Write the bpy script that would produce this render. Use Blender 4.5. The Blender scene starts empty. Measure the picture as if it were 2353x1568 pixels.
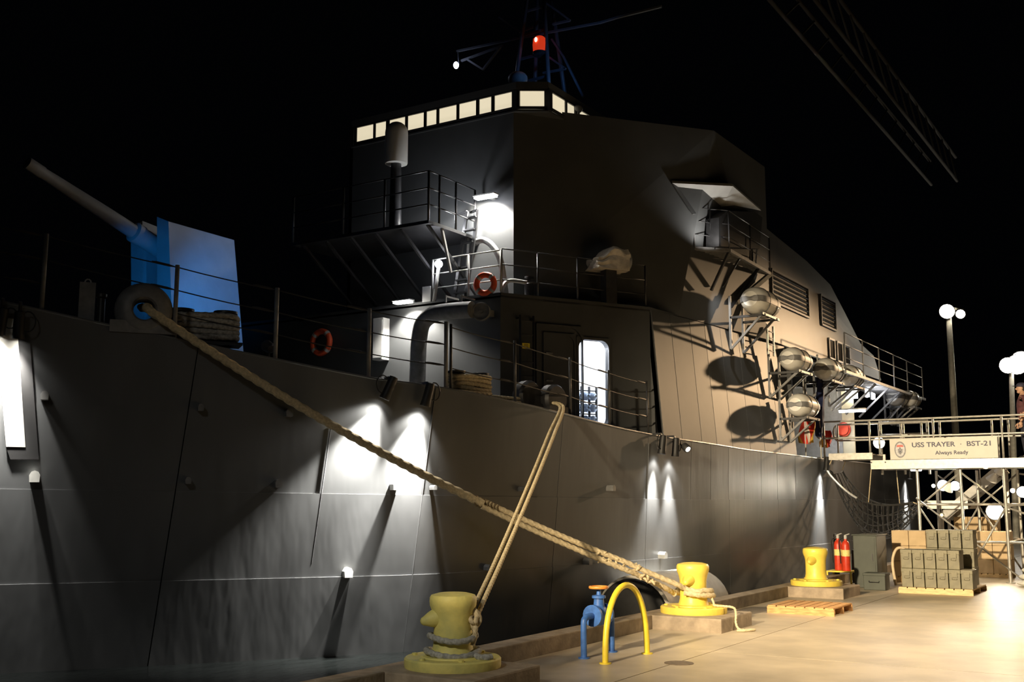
import bpy, bmesh, math, random
from mathutils import Vector as V, Matrix
random.seed(7)
SC = bpy.context.scene
COL = SC.collection

# ------------------------------------------------------------------ camera
F = 2500.0; CX, CY = 1176.5, 784.0; HORIZON = 1145.0; EYE = 1.9
PITCH = math.atan((HORIZON - CY) / F)
YAW = math.radians(32.246)
cam_d = bpy.data.cameras.new('camera'); cam = bpy.data.objects.new('camera', cam_d); COL.objects.link(cam)
cam_d.sensor_fit = 'HORIZONTAL'; cam_d.sensor_width = 36.0; cam_d.lens = 36.0 * F / 2353.0
cam_d.clip_end = 400
cam.location = (0, 0, EYE); cam.rotation_euler = (math.pi / 2 + PITCH, 0, YAW)
SC.camera = cam
FW = V((-math.sin(YAW) * math.cos(PITCH), math.cos(YAW) * math.cos(PITCH), math.sin(PITCH)))
RT = V((math.cos(YAW), math.sin(YAW), 0)); UP = RT.cross(FW); O = V((0, 0, EYE))

# ------------------------------------------------------------------ world, light, exposure
w = bpy.data.worlds.new('night'); SC.world = w; w.use_nodes = True
w.node_tree.nodes['Background'].inputs[0].default_value = (.35, .4, .55, 1)
w.node_tree.nodes['Background'].inputs[1].default_value = .0012
SC.view_settings.view_transform = 'Standard'; SC.view_settings.look = 'None'
SC.view_settings.exposure = 0.0; SC.view_settings.gamma = 1.0; SC.view_settings.use_curve_mapping = False
SC.cycles.max_bounces = 5; SC.cycles.sample_clamp_indirect = 4.0

def spot(name, loc, aim, power, col, angle, blend=.5, size=.1):
    l = bpy.data.lights.new(name, 'SPOT'); l.energy = power; l.color = col; l.spot_size = math.radians(angle)
    l.spot_blend = blend; l.shadow_soft_size = size
    o = bpy.data.objects.new(name, l); COL.objects.link(o); o.location = loc
    o.rotation_euler = (V(aim) - V(loc)).to_track_quat('-Z', 'Y').to_euler(); return o
def point(name, loc, power, col, size=.1):
    l = bpy.data.lights.new(name, 'POINT'); l.energy = power; l.color = col; l.shadow_soft_size = size
    o = bpy.data.objects.new(name, l); COL.objects.link(o); o.location = loc; return o
WARM = (1, .8, .52); WHITE = (1, .95, .86); COOL = (.93, .95, 1)
# flood mast on the quay behind the photographer, trained along the quay
spot('quay_flood', (-6.1, -6, 7.2), (-3.3, 26, .9), 62000, WARM, 28, .9, .25)
# hall lamp high over the quay
spot('hall_lamp', (.6, 16, 12), (-.2, 16, 0), 7500, (1, .8, .54), 62, .4, .5)
# added fill spots lifting the nearest bollard and the bow hull
spot('quay_fill_near', (-5.2, -3, 9), (-5.4, 9.6, .2), 1700, (1, .95, .8), 34, .9, .6)
spot('hull_fill_bow', (-4, -3, 9), (-9.2, 11, .6), 520, (1, .97, .9), 46, 1.0, .6)
# flood tower further along the quay, just right of the frame
spot('tower_flood', (0.5, 47, 9.4), (-8, 21.5, 1.6), 21000, (1, .66, .36), 25, 1.0, .25)

# ------------------------------------------------------------------ pixel ray -> point on a chosen real plane
def ray(x, y): return FW * F + RT * (x - CX) - UP * (y - CY)
def PX(x, y, X): d = ray(x, y); return O + d * ((X - O.x) / d.x)
def PY(x, y, Y): d = ray(x, y); return O + d * ((Y - O.y) / d.y)
def PZ(x, y, Z): d = ray(x, y); return O + d * ((Z - O.z) / d.z)
def PV(x, y, a, b):
    n_ = V((b[1] - a[1], -(b[0] - a[0]), 0)); d = ray(x, y); return O + d * ((V(a) - O).dot(n_) / d.dot(n_))
def PD(x, y, D): return O + ray(x, y) * (D / F)
ANG = math.radians(34.9); CDIR = V((math.sin(ANG), math.cos(ANG), 0)); CNRM = V((CDIR.y, -CDIR.x, 0))
P0 = V((-8.45, 18.9, 0))
def PC(x, y, off=0): d = ray(x, y); return O + d * ((((P0 - O).dot(CNRM)) - off) / d.dot(CNRM))

# ------------------------------------------------------------------ materials
MATS = {}
def mat(name, col, rough=.6, metal=0, var=.12, scale=6, bump=.0, bscale=40, spec=.5, emit=None, estr=0, col2=None, dist=.02, stretch=None):
    if name in MATS: return MATS[name]
    m = bpy.data.materials.new(name); m.use_nodes = True; MATS[name] = m
    nt = m.node_tree; b = nt.nodes['Principled BSDF']
    b.inputs['Roughness'].default_value = rough; b.inputs['Metallic'].default_value = metal
    b.inputs['Specular IOR Level'].default_value = spec
    tc = nt.nodes.new('ShaderNodeTexCoord'); src = tc.outputs['Object']
    if stretch:
        mp = nt.nodes.new('ShaderNodeMapping'); mp.inputs['Scale'].default_value = stretch
        nt.links.new(src, mp.inputs['Vector']); src = mp.outputs['Vector']
    n = nt.nodes.new('ShaderNodeTexNoise'); n.inputs['Scale'].default_value = scale; n.inputs['Detail'].default_value = 5
    nt.links.new(src, n.inputs['Vector'])
    r = nt.nodes.new('ShaderNodeValToRGB')
    c2 = col2 or tuple(c * (1 - 2.2 * var) for c in col)
    r.color_ramp.elements[0].position = .33; r.color_ramp.elements[1].position = .66
    r.color_ramp.elements[0].color = (*c2, 1); r.color_ramp.elements[1].color = (*col, 1)
    nt.links.new(n.outputs['Fac'], r.inputs['Fac']); nt.links.new(r.outputs['Color'], b.inputs['Base Color'])
    if bump:
        n2 = nt.nodes.new('ShaderNodeTexNoise'); n2.inputs['Scale'].default_value = bscale; n2.inputs['Detail'].default_value = 3
        nt.links.new(src, n2.inputs['Vector'])
        bp = nt.nodes.new('ShaderNodeBump'); bp.inputs['Strength'].default_value = bump; bp.inputs['Distance'].default_value = dist
        nt.links.new(n2.outputs['Fac'], bp.inputs['Height']); nt.links.new(bp.outputs['Normal'], b.inputs['Normal'])
    if emit:
        b.inputs['Emission Color'].default_value = (*emit, 1); b.inputs['Emission Strength'].default_value = estr
    return m
HULL = mat('hull_paint', (.125, .13, .135), .32, 0, .08, 1.2, .3, 1.2, .5, dist=.05, stretch=(1.5, 1.5, .4))
SUPER = mat('superstructure_paint', (.066, .069, .071), .5, 0, .08, 1.5, .12, 1.5, .4)
WARMSIDE = SUPER
GREY = mat('grey_fitting', (.22, .22, .22), .5, 0, .15, 9)
LGREY = mat('light_grey_fitting', (.5, .5, .48), .45, 0, .1, 9)
DARK = mat('dark_fitting', (.035, .035, .037), .45, 0, .2, 9)
BLACK = mat('black_rubber', (.012, .012, .013), .55, 0, .2, 9)
ALU = mat('aluminium', (.46, .445, .41), .4, .45, .1, 14)
WHITEP = mat('white_paint', (.82, .82, .8), .45, 0, .05, 6)
YELLOW = mat('bollard_yellow', (.86, .66, .1), .42, 0, .1, 5, .15, 18, .5, col2=(.72, .55, .09))
YELLOW_RAISED = mat('bollard_yellow_raised', (.9, .78, .24), .55, 0, .2, 5, .2, 20, .4, col2=(.62, .58, .2))  # nearest bollard: paler yellow, its missing light made up in the colour
CONC = mat('quay_concrete', (.55, .46, .33), .42, 0, .12, 1.6, .35, 22, .6, dist=.004)
CONCD = mat('kerb_concrete', (.4, .32, .23), .75, 0, .18, 5, .5, 25, .3, dist=.01)
ROPE = mat('manila_rope', (.66, .55, .35), .85, 0, .15, 30, .4, 120, .2, dist=.004)
ROPEG = mat('grey_rope', (.5, .49, .45), .85, 0, .2, 30, .4, 120, .2, dist=.004)
WOOD = mat('pallet_wood', (.72, .4, .17), .75, 0, .2, 7, .4, 40, .2, dist=.004, stretch=(1, 6, 6))
WOODL = mat('pale_pallet_wood', (.85, .62, .33), .75, 0, .15, 7, .4, 40, .2, dist=.004, stretch=(1, 6, 6))
CARTON = mat('carton_board', (.6, .45, .27), .8, 0, .08, 4, .1, 20, .2)
OLIVE = mat('olive_steel', (.21, .19, .115), .5, 0, .12, 8, .1, 30)
GREENC = mat('dark_green_steel', (.05, .06, .045), .55, 0, .12, 4)
BLUEP = mat('blue_pipe', (.06, .18, .55), .45, 0, .15, 14)
YPIPE = mat('yellow_pipe', (.88, .68, .05), .42, 0, .1, 8)
ORANGE = mat('orange_wheel', (.8, .3, .05), .5, 0, .1, 14)
RED = mat('red_paint', (.62, .05, .02), .4, 0, .1, 12)
RINGO = mat('life_ring_orange', (.85, .11, .03), .55, 0, .1, 12)
CANVAS = mat('canvas_cover', (.55, .5, .42), .85, 0, .2, 6, .5, 14, .2)
GLASS_D = mat('dark_glass', (.02, .022, .025), .12, 0, .1, 4)
def emis(name, col, s): return mat(name, col, .5, 0, 0, 2, emit=col, estr=s)
LAMP = emis('white_lamp_lens', (1, .96, .88), 28)
LAMPC = emis('cool_lamp_lens', (.92, .93, 1), 30)
LAMPW = emis('warm_lamp_lens', (1, .8, .5), 40)
LAMPO = emis('amber_lamp_lens', (1, .5, .12), 12)
REDL = emis('red_lamp_glass', (1, .06, .015), .5)
REDHOT = emis('red_lamp_bulb', (1, .6, .35), 14)

# ------------------------------------------------------------------ mesh builder
class MB:
    def __init__(s): s.v = []; s.f = []; s.sm = []
    def add(s, vs, fs, smooth=False):
        o = len(s.v); s.v += [V(p) for p in vs]; s.f += [tuple(i + o for i in q) for q in fs]; s.sm += [smooth] * len(fs); return s
    def hexa(s, p):  # 8 points: bottom 0-3, top 4-7
        return s.add(p, [(0, 3, 2, 1), (4, 5, 6, 7), (0, 1, 5, 4), (1, 2, 6, 5), (2, 3, 7, 6), (3, 0, 4, 7)])
    def box(s, a, b):
        x0, y0, z0 = a; x1, y1, z1 = b
        return s.hexa([(x0, y0, z0), (x1, y0, z0), (x1, y1, z0), (x0, y1, z0), (x0, y0, z1), (x1, y0, z1), (x1, y1, z1), (x0, y1, z1)])
    def obox(s, c, ux, uy, uz):  # centre + half axes
        c, ux, uy, uz = V(c), V(ux), V(uy), V(uz)
        return s.hexa([c - ux - uy - uz, c + ux - uy - uz, c + ux + uy - uz, c - ux + uy - uz, c - ux - uy + uz, c + ux - uy + uz, c + ux + uy + uz, c - ux + uy + uz])
    def bbox(s, a, b, r=.02):  # box with chamfered edges
        bm = bmesh.new(); bmesh.ops.create_cube(bm, size=1)
        for v in bm.verts: v.co = V([a[i] + (v.co[i] + .5) * (b[i] - a[i]) for i in range(3)])
        bmesh.ops.bevel(bm, geom=bm.edges[:], offset=r, segments=2, affect='EDGES', profile=.6)
        bm.verts.index_update(); s.add([v.co.copy() for v in bm.verts], [[v.index for v in f.verts] for f in bm.faces], False); bm.free(); return s
    def bar(s, p, q, w, h=None, up=(0, 0, 1)):
        p, q = V(p), V(q); h = h or w; d = (q - p)
        if d.length < 1e-6: return s
        d.normalize(); u = V(up)
        if abs(d.dot(u)) > .97: u = V((0, 1, 0)) if abs(d.y) < .9 else V((1, 0, 0))
        r = d.cross(u).normalized() * w / 2; t = r.cross(d).normalized() * h / 2
        return s.hexa([p - r - t, p + r - t, q + r - t, q - r - t, p - r + t, p + r + t, q + r + t, q - r + t])
    def tube(s, pts, r, n=8, closed=False, cap=True):
        pts = [V(p) for p in pts]; m = len(pts); rs = r if isinstance(r, (list, tuple)) else [r] * m
        t = []
        for i in range(m):
            a = pts[i - 1] if (i > 0 or closed) else pts[i]; b = pts[(i + 1) % m] if (i < m - 1 or closed) else pts[i]
            t.append((b - a).normalized())
        u = t[0].orthogonal().normalized(); vs = []
        for i in range(m):
            u = (u - t[i] * u.dot(t[i]))
            u = u.normalized() if u.length > 1e-6 else t[i].orthogonal().normalized()
            w_ = t[i].cross(u)
            for k in range(n):
                an = 2 * math.pi * k / n; vs.append(pts[i] + (u * math.cos(an) + w_ * math.sin(an)) * rs[i])
        fs = []
        for i in range(m if closed else m - 1):
            j = (i + 1) % m
            for k in range(n): fs.append((i * n + k, i * n + (k + 1) % n, j * n + (k + 1) % n, j * n + k))
        o = len(s.v); s.add(vs, fs, True)
        if cap and not closed:
            s.f += [tuple(o + k for k in reversed(range(n))), tuple(o + (m - 1) * n + k for k in range(n))]; s.sm += [False, False]
        return s
    def lathe(s, prof, c=(0, 0, 0), axis=(0, 0, 1), n=28, smooth=True, cap=True):
        ax = V(axis).normalized(); u = ax.orthogonal().normalized(); w_ = ax.cross(u); c = V(c); vs = []; fs = []; m = len(prof)
        for r, h in prof:
            for k in range(n):
                an = 2 * math.pi * k / n; vs.append(c + ax * h + (u * math.cos(an) + w_ * math.sin(an)) * max(r, 1e-4))
        for i in range(m - 1):
            for k in range(n): fs.append((i * n + k, i * n + (k + 1) % n, (i + 1) * n + (k + 1) % n, (i + 1) * n + k))
        o = len(s.v); s.add(vs, fs, smooth)
        if cap: s.f += [tuple(o + k for k in reversed(range(n))), tuple(o + (m - 1) * n + k for k in range(n))]; s.sm += [False, False]
        return s
    def prism(s, poly, ext):  # polygon (3-D points) swept along ext
        ext = V(ext); n = len(poly); p = [V(q) for q in poly]
        fs = [tuple(range(n)), tuple(reversed(range(n, 2 * n)))] + [(i, i + n, (i + 1) % n + n, (i + 1) % n) for i in range(n)]
        return s.add(p + [q + ext for q in p], fs)
    def ellipsoid(s, c, a, b, d, n=16, m=10):
        c, a, b, d = V(c), V(a), V(b), V(d); vs = []; fs = []
        for i in range(m + 1):
            ph = math.pi * i / m
            for k in range(n):
                th = 2 * math.pi * k / n
                vs.append(c + a * (math.sin(ph) * math.cos(th)) + b * (math.sin(ph) * math.sin(th)) + d * math.cos(ph))
        for i in range(m):
            for k in range(n): fs.append((i * n + k, i * n + (k + 1) % n, (i + 1) * n + (k + 1) % n, (i + 1) * n + k))
        return s.add(vs, fs, True)
    def mesh(s, name):
        me = bpy.data.meshes.new(name); me.from_pydata([tuple(p) for p in s.v], [], s.f)
        for p, q in zip(me.polygons, s.sm): p.use_smooth = q
        bm = bmesh.new(); bm.from_mesh(me); bmesh.ops.recalc_face_normals(bm, faces=bm.faces[:])
        for e in bm.edges:
            if len(e.link_faces) == 2 and e.calc_face_angle(0) > .62: e.smooth = False
        bm.to_mesh(me); bm.free(); me.update(); return me
    def build(s, name, m, parent=None, label=None, cat=None, group=None, kind=None):
        if parent: off = WPOS[parent.name]
        else:
            lo_ = V([min(p[i] for p in s.v) for i in range(3)]); hi_ = V([max(p[i] for p in s.v) for i in range(3)])
            off = V(((lo_.x + hi_.x) / 2, (lo_.y + hi_.y) / 2, lo_.z))
        s.v = [p - off for p in s.v]
        me = s.mesh(name); me.materials.append(m); o = bpy.data.objects.new(name, me); COL.objects.link(o)
        if parent: o.parent = parent
        else: o.location = off
        WPOS[o.name] = off
        return tag(o, label, cat, group, kind)
WPOS = {}
def tag(o, label=None, cat=None, group=None, kind=None):
    if label: o['label'] = label
    if cat: o['category'] = cat
    if group: o['group'] = group
    if kind: o['kind'] = kind
    return o
def thing(name, loc, label, cat, group=None):
    o = bpy.data.objects.new(name, None); COL.objects.link(o); o.location = loc; o.empty_display_size = .2; WPOS[o.name] = V(loc)
    return tag(o, label, cat, group)
def copy_tree(o, parent=None):
    c = o.copy(); COL.objects.link(c)
    if parent: c.parent = parent
    for ch in [k for k in bpy.data.objects if k.parent == o]: copy_tree(ch, c)
    return c
def smooth_path(pts, k=8):
    pts = [V(p) for p in pts]; out = []
    for i in range(len(pts) - 1):
        a = pts[max(i - 1, 0)]; b = pts[i]; c = pts[i + 1]; d = pts[min(i + 2, len(pts) - 1)]
        for j in range(k):
            t = j / k
            out.append(.5 * ((2 * b) + (c - a) * t + (2 * a - 5 * b + 4 * c - d) * t * t + (3 * b - a - 3 * c + d) * t ** 3))
    out.append(pts[-1]); return out
def rope_mesh(mb, pts, r, pitch=None, n=12, k=8, lobes=3):
    """laid rope: lobed cross-section turning along the path"""
    pts = smooth_path(pts, k); pitch = pitch or r * 2.6
    L = [0]
    for a, b in zip(pts, pts[1:]): L.append(L[-1] + (b - a).length)
    step = pitch / 6; N = max(4, int(L[-1] / step)); res = []; j = 0
    for i in range(N + 1):
        s_ = L[-1] * i / N
        while j < len(L) - 2 and L[j + 1] < s_: j += 1
        t = (s_ - L[j]) / max(L[j + 1] - L[j], 1e-9); res.append(pts[j].lerp(pts[j + 1], t))
    u = None; vs = []; m = len(res)
    for i in range(m):
        d = (res[min(i + 1, m - 1)] - res[max(i - 1, 0)]).normalized()
        u = d.orthogonal().normalized() if u is None else (u - d * u.dot(d)).normalized()
        w_ = d.cross(u); ph = 2 * math.pi * (L[-1] * i / N) / pitch
        for q in range(n):
            an = 2 * math.pi * q / n
            rr = r * (.78 + .22 * abs(math.cos(lobes * (an - ph / lobes) / 2)) * 1.0)
            vs.append(res[i] + (u * math.cos(an) + w_ * math.sin(an)) * rr)
    fs = [(i * n + q, i * n + (q + 1) % n, (i + 1) * n + (q + 1) % n, (i + 1) * n + q) for i in range(m - 1) for q in range(n)]
    mb.add(vs, fs, True); o = len(mb.v) - m * n
    mb.f += [tuple(o + q for q in reversed(range(n))), tuple(o + (m - 1) * n + q for q in range(n))]; mb.sm += [False, False]
    return mb
def interp(y, ys, xs):
    if y <= ys[0]: return xs[0]
    for i in range(len(ys) - 1):
        if y <= ys[i + 1]:
            t = (y - ys[i]) / (ys[i + 1] - ys[i]); return xs[i] + (xs[i + 1] - xs[i]) * t
    return xs[-1]
def sinterp(y, ys, xs):  # smoothed
    h = .5; return sum(interp(y + k * h / 4, ys, xs) for k in (-4, -2, 0, 2, 4)) / 5
# ------------------------------------------------------------------ quay
WATER_Z = -.3
WATER = mat('dark_water', (.005, .006, .006), .16, 0, .1, 3, .7, 5, .25, dist=.05, stretch=(1, .45, 1))
MB().add([(-60, -30, WATER_Z), (-6.9, -30, WATER_Z), (-6.9, 40.2, WATER_Z), (-60, 40.2, WATER_Z)], [(0, 1, 2, 3)]).build('water', WATER, None, 'black rippled dock water between hull and quay', None, None, 'structure')
floor = MB().box((-7.0, -14, -1.6), (26, 60, -.02)).box((-45, 40, -1.6), (-7.0, 60, -.02)).build('floor', CONCD, None, 'tan concrete quay floor', None, None, 'structure')
xs = [-7.0, -5.36, .2, 5.8, 11.4, 17, 26]; ys = [-14, -8, 2.0, 7.6, 13.2, 18.8, 24.4, 30, 36, 48, 60]
for i in range(len(xs) - 1):
    for j in range(len(ys) - 1):
        g = .007
        MB().box((xs[i] + g, ys[j] + g, -.06), (xs[i + 1] - g, ys[j + 1] - g, 0)).build('floor_slab', CONC, floor)
MB().box((-45, 40.2, -.06), (-7.01, 60, 0)).build('floor_slab', CONC, floor)
# kerb along the quay edge, interrupted by the bollard plinths
BOLL = [(-6.62, 9.36), (-6.62, 15.6), (-6.62, 21.75)]
PLY = [(8.74, 9.95), (14.95, 16.2), (21.15, 22.35)]
ky = [-14, PLY[0][0], PLY[0][1], PLY[1][0], PLY[1][1], PLY[2][0], PLY[2][1], 40]
for n_, (a, b) in enumerate([(ky[0], ky[1]), (ky[2], ky[3]), (ky[4], ky[5]), (ky[6], ky[7])]):
    MB().bbox((-7.3, a + .003, -1.2), (-7.0, b - .003, .2), .015).build('trim_%d' % (n_ + 1), CONCD, None, ['concrete kerb running towards the bow', 'concrete kerb behind blue valve', 'concrete kerb behind wooden pallet', 'concrete kerb behind fire extinguishers'][n_], None, None, 'structure')
PL = ['concrete plinth under nearest rope-wrapped bollard', 'concrete plinth under middle bollard with thick rope', 'concrete plinth under farthest bare bollard']
for n_, (a, b) in enumerate(PLY):
    MB().bbox((-7.3, a, -1.2), (-5.93, b, .2), .02).build('concrete_plinth', CONCD, None, PL[n_], 'plinth', 'bollard plinths along the quay edge')

# ------------------------------------------------------------------ warship
ship = thing('warship', (-13, 20, -.3), 'grey warship moored alongside the quay at night', 'ship')
HY = [-6, 0, 4, 8.5, 9.5, 10.7, 12, 12.85, 15, 17.87, 21.1, 25.87, 32, 45]
HX = [-23.2, -19, -16.2, -12.95, -12.2, -11.3, -10.38, -9.76, -9.17, -8.76, -8.35, -8.05, -7.95, -7.95]
def hull_x(y, z): return sinterp(y, HY, HX) + interp(y, [5, 9, 12.85, 18, 22, 40], [.22, .18, .145, .06, .02, 0]) * (z - .8)
DY = [-6, 4, 8.1, 8.81, 9.53, 10.64, 11.92, 12.87, 14.39, 17.28, 18.9, 22.4, 27, 45]
DZ = [6.0, 4.9, 4.33, 4.18, 4.04, 3.83, 3.6, 3.51, 3.38, 3.12, 3.03, 2.92, 2.86, 2.86]
def deck_z(y): return interp(y, DY, DZ)
def HP(y, z, off=0):
    x = hull_x(y, z)
    if off:
        tx = (hull_x(y + .1, z) - hull_x(y - .1, z)) / .2
        n_ = V((1, -tx, -.1)).normalized(); return V((x, y, z)) + n_ * off
    return V((x, y, z))
def PH(px, py, off=0):
    d = ray(px, py) / F; t = 6.0
    while t < 60:
        p = O + d * t
        if p.x < hull_x(p.y, p.z): break
        t += .02
    return HP(p.y, p.z, off) if off else p
# inner hull shell (solid body the plates are welded on)
HEND = 37.5
def grid(mb, ys_, zf, off, back=None):
    rows = []
    for y in ys_: rows.append([HP(y, z, off) for z in zf(y)])
    m = len(rows[0]); vs = [p for r_ in rows for p in r_]
    fs = [(i * m + k, (i + 1) * m + k, (i + 1) * m + k + 1, i * m + k + 1) for i in range(len(rows) - 1) for k in range(m - 1)]
    mb.add(vs, fs, False)
ysl = [-6 + i * .75 for i in range(int((HEND + 6) / .75) + 1)]
hb = MB(); grid(hb, ysl, lambda y: [-1.2, .8, deck_z(y) - .02], -.05)
n = len(ysl)
hb.add([HP(y, deck_z(y) - .02, -.05) for y in ysl] + [V((-18 if y > 6 else HP(y, 4).x - 3, y, deck_z(y) - .02)) for y in ysl], [(i, i + 1, n + i + 1, n + i) for i in range(n - 1)])
hb.add([HP(HEND, -1.2, -.05), HP(HEND, 2.86, -.05), (-18, HEND, 2.86), (-18, HEND, -1.2)], [(0, 1, 2, 3)])
hull = hb.build('hull', HULL, ship, 'grey hull with deck')
# welded plates: lower strakes stand a little proud so their top edge makes a ledge
cols = [-6, -1.5, 3, 6.6, 10.0, 12.85, 15.6, 18.3, 19.9, 20.7, 21.5, 22.3, 23.2, 24.1, 25.2, 27.5, 30, 33, HEND]
def plate(y0, y1, z0f, z1f, off, name='hull_plate'):
    mb = MB(); k = max(2, int((y1 - y0) / .45)); g = .006
    ys_ = [y0 + g + (y1 - y0 - 2 * g) * i / k for i in range(k + 1)]
    fr = []; bk = []; mz = 4
    for y in ys_:
        a, b = z0f(y), z1f(y)
        for q in range(mz + 1):
            z = a + (b - a) * q / mz; fr.append(HP(y, z, off)); bk.append(HP(y, z, off - .03))
    m = mz + 1; N = len(fr); fs = []
    for i in range(k):
        for q in range(mz): fs.append((i * m + q, (i + 1) * m + q, (i + 1) * m + q + 1, i * m + q + 1))
    for i in range(k):
        fs.append((i * m, (i + 1) * m, N + (i + 1) * m, N + i * m)); fs.append((i * m + mz, (i + 1) * m + mz, N + (i + 1) * m + mz, N + i * m + mz))
    for q in range(mz):
        fs.append((q, q + 1, N + q + 1, N + q)); fs.append((k * m + q, k * m + q + 1, N + k * m + q + 1, N + k * m + q))
    mb.add(fr + bk, fs, False); mb.sm = [True] * (k * mz) + [False] * (len(fs) - k * mz)
    return mb.build(name, HULL, hull)
big = [-6, -1.5, 3, 6.6, 10.0, 12.85, 15.6, 18.3, 21.5, 24.1, 27.5, 30, 33, HEND]
def s1(y): return interp(y, [8, 13, 20, 40], [2.02, 1.94, 1.87, 1.85])
def s2(y): return interp(y, [8, 13, 40], [.82, .8, .78])
def s3(y): return interp(y, [2, 8, 14], [3.6, 3.12, 2.9])
for a, b in zip(big, big[1:]):
    plate(a, b, lambda y: -.9, s2, .034)
    plate(a, b, s2, s1, .018)
for a, b in zip(cols, cols[1:]):
    if b <= 10.01:
        plate(a, b, s1, s3, .009); plate(a, b, s3, lambda y: deck_z(y), .002)
    else: plate(a, b, s1, lambda y: deck_z(y), .002)
# weld beads down the bow seam
for yb, z0, z1 in [(12.85, -.4, 3.4), (11.6, 1.0, 2.9), (18.3, .4, 2.9)]:
    MB().tube([HP(yb + (z1 - z0) * 0, z0 + (z1 - z0) * i / 10, .028 if z0 + (z1 - z0) * i / 10 < s2(yb) else .014) for i in range(11)], .008, 6).build('weld_bead', HULL, hull)
# deck-edge gutter bar
MB().tube([HP(y, deck_z(y) + .005, .0) for y in [i * .5 - 6 for i in range(87)]], .018, 6).build('deck_edge_bar', HULL, hull)

# ---- lower deckhouse: front face (y = FA), angled face, side face flush with the hull
KINK = PC(1150, 676); ROOF = 5.52; FA = KINK.y
SB = HP(18.9, 3.0); SB = V((-8.47, 18.9, 0))
def side_pt(y, z):   # side wall plane: follows the hull edge, leans inboard with height
    return V((hull_x(min(y, 25.4), 2.9) - .05 - .085 * (z - 3.0), y, z))
CE = 25.4
def wall_quad(mb, a, b, c, d): mb.add([a, b, c, d], [(0, 1, 2, 3)])
lo = MB()
kb = V((KINK.x, KINK.y, 2.6)); kt = V((KINK.x, KINK.y, ROOF)); cb = side_pt(18.9, 2.6); ct = side_pt(18.9, ROOF)
fl_b = V((-17.5, FA, 2.6)); fl_t = V((-17.5, FA, ROOF))
DOOR_L, DOOR_R = PC(1338, 870), PC(1411, 870); DZ0, DZ1 = 3.22, 4.81
# angled wall is built around the open doorway
def cw(u, z): # point on the angled wall, u = metres along it from the kink
    L = (ct - kt); L.z = 0; return V((KINK.x, KINK.y, z)) + L.normalized() * u
CL = V((ct.x - kt.x, ct.y - kt.y, 0)).length; CD = V((ct.x - kt.x, ct.y - kt.y, 0)).normalized(); CN = V((CD.y, -CD.x, 0))
du0 = (DOOR_L - KINK).dot(CD); du1 = (DOOR_R - KINK).dot(CD)
T = .08
def slab(mb, u0, u1, z0, z1, off=0, t=T):
    p = [cw(u0, z0), cw(u1, z0), cw(u1, z1), cw(u0, z1)]; mb.prism([q + CN * off for q in p], -CN * t)
slab(lo, 0, du0, 2.6, ROOF); slab(lo, du1, CL + .03, 2.6, ROOF); slab(lo, du0, du1, DZ1, ROOF); slab(lo, du0, du1, 2.6, DZ0)
lo.prism([cw(CL, ROOF), side_pt(18.9, 2.6), cw(CL, 2.6)], (-.03, .05, 0))
lo.box((-17.5, FA, 2.6), (KINK.x, FA + T, ROOF))
# side wall body behind the panels
lo.prism([side_pt(18.9, 2.6), side_pt(CE, 2.6), side_pt(CE, ROOF), side_pt(18.9, ROOF)], (-.08, 0, 0))
# roof deck
lo.prism([(-17.5, FA, ROOF - .06), kt + V((0, 0, -.06)), ct + V((0, 0, -.06)), side_pt(34.5, ROOF - .06), (-17.5, 34.5, ROOF - .06)], (0, 0, .06))
# aft end wall of the panelled side and inboard wall of the quarterdeck recess
lo.box((-11.5, CE - .1, 2.6), (side_pt(CE, 3).x - .02, CE, ROOF - .06))
lo.box((-10.9, CE, 2.6), (-10.8, 36.5, ROOF - .06))
lower = lo.build('lower_deckhouse', SUPER, ship, 'grey lower deckhouse with angled front wall')
# vertical plating on the side wall
pys = [18.92, 19.62, 20.4, 21.04, 21.8, 22.72, 23.5, 24.4, CE]
for a, b in zip(pys, pys[1:]):
    g = .009
    mb = MB(); mb.prism([side_pt(a + g, 2.8), side_pt(b - g, 2.8), side_pt(b - g, ROOF - .02), side_pt(a + g, ROOF - .02)], (.02, 0, 0))
    mb.build('side_panel', SUPER, lower)
MB().bar(side_pt(18.9, ROOF), side_pt(CE, ROOF), .05, .04).build('roof_edge_strip', SUPER, lower)
MB().bar(kt + V((0, 0, 0)), ct, .05, .05).bar(fl_t, kt, .05, .05).build('roof_edge_strip', SUPER, lower)

# ---- bridge tower
OFF = .62
TB0 = PC(1180, 600, OFF); TY = TB0.y; TX = TB0.x
Bc = side_pt(20.0, ROOF); Tc = PC(1640, 300, OFF)
WZ0, WZ1 = 9.27, 9.62      # window band
def along(a, b, t): return a + (b - a) * t
PORT = -14.68
up_ = MB()
tw = [V((PORT, TY + .4, 0)), V((PORT + .12, TY, 0)), V((TX, TY, 0))]
ztop = 9.32
# front, angled and side walls of the tower
up_.prism([(PORT, TY, ROOF), (TX, TY, ROOF), (TX, TY, WZ0), (PORT, TY, WZ0)], (0, .08, 0))
A0, A1 = V((TX, TY, ROOF)), V((TX, TY, ztop)); B0 = V((Bc.x, Bc.y, ROOF)); B1 = V((Tc.x, Tc.y, ztop + .12))
up_.prism([A0, B0, B1, A1], -CNRM * .08)
C0 = side_pt(24.3, ROOF); C1 = V((Tc.x - .02, 23.75, 9.5)); C1b = V((-8.3, 24.25, 8.2))
up_.prism([B0, V((-8.24, 24.3, ROOF)), C1b, C1, B1], (-.08, 0, 0))
up_.prism([(PORT, TY, ROOF), (PORT, TY, WZ1 + .1), (PORT, 24, WZ1 + .1), (PORT, 24, ROOF)], (.08, 0, 0))
up_.prism([(-8.3, 24.25, ROOF), (-8.3, 24.25, 8.2), (PORT, 24.25, 8.2), (PORT, 24.25, ROOF)], (0, -.05, 0))
tower = up_.build('bridge_tower', SUPER, ship, 'dark grey bridge tower above the deckhouse')
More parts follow.
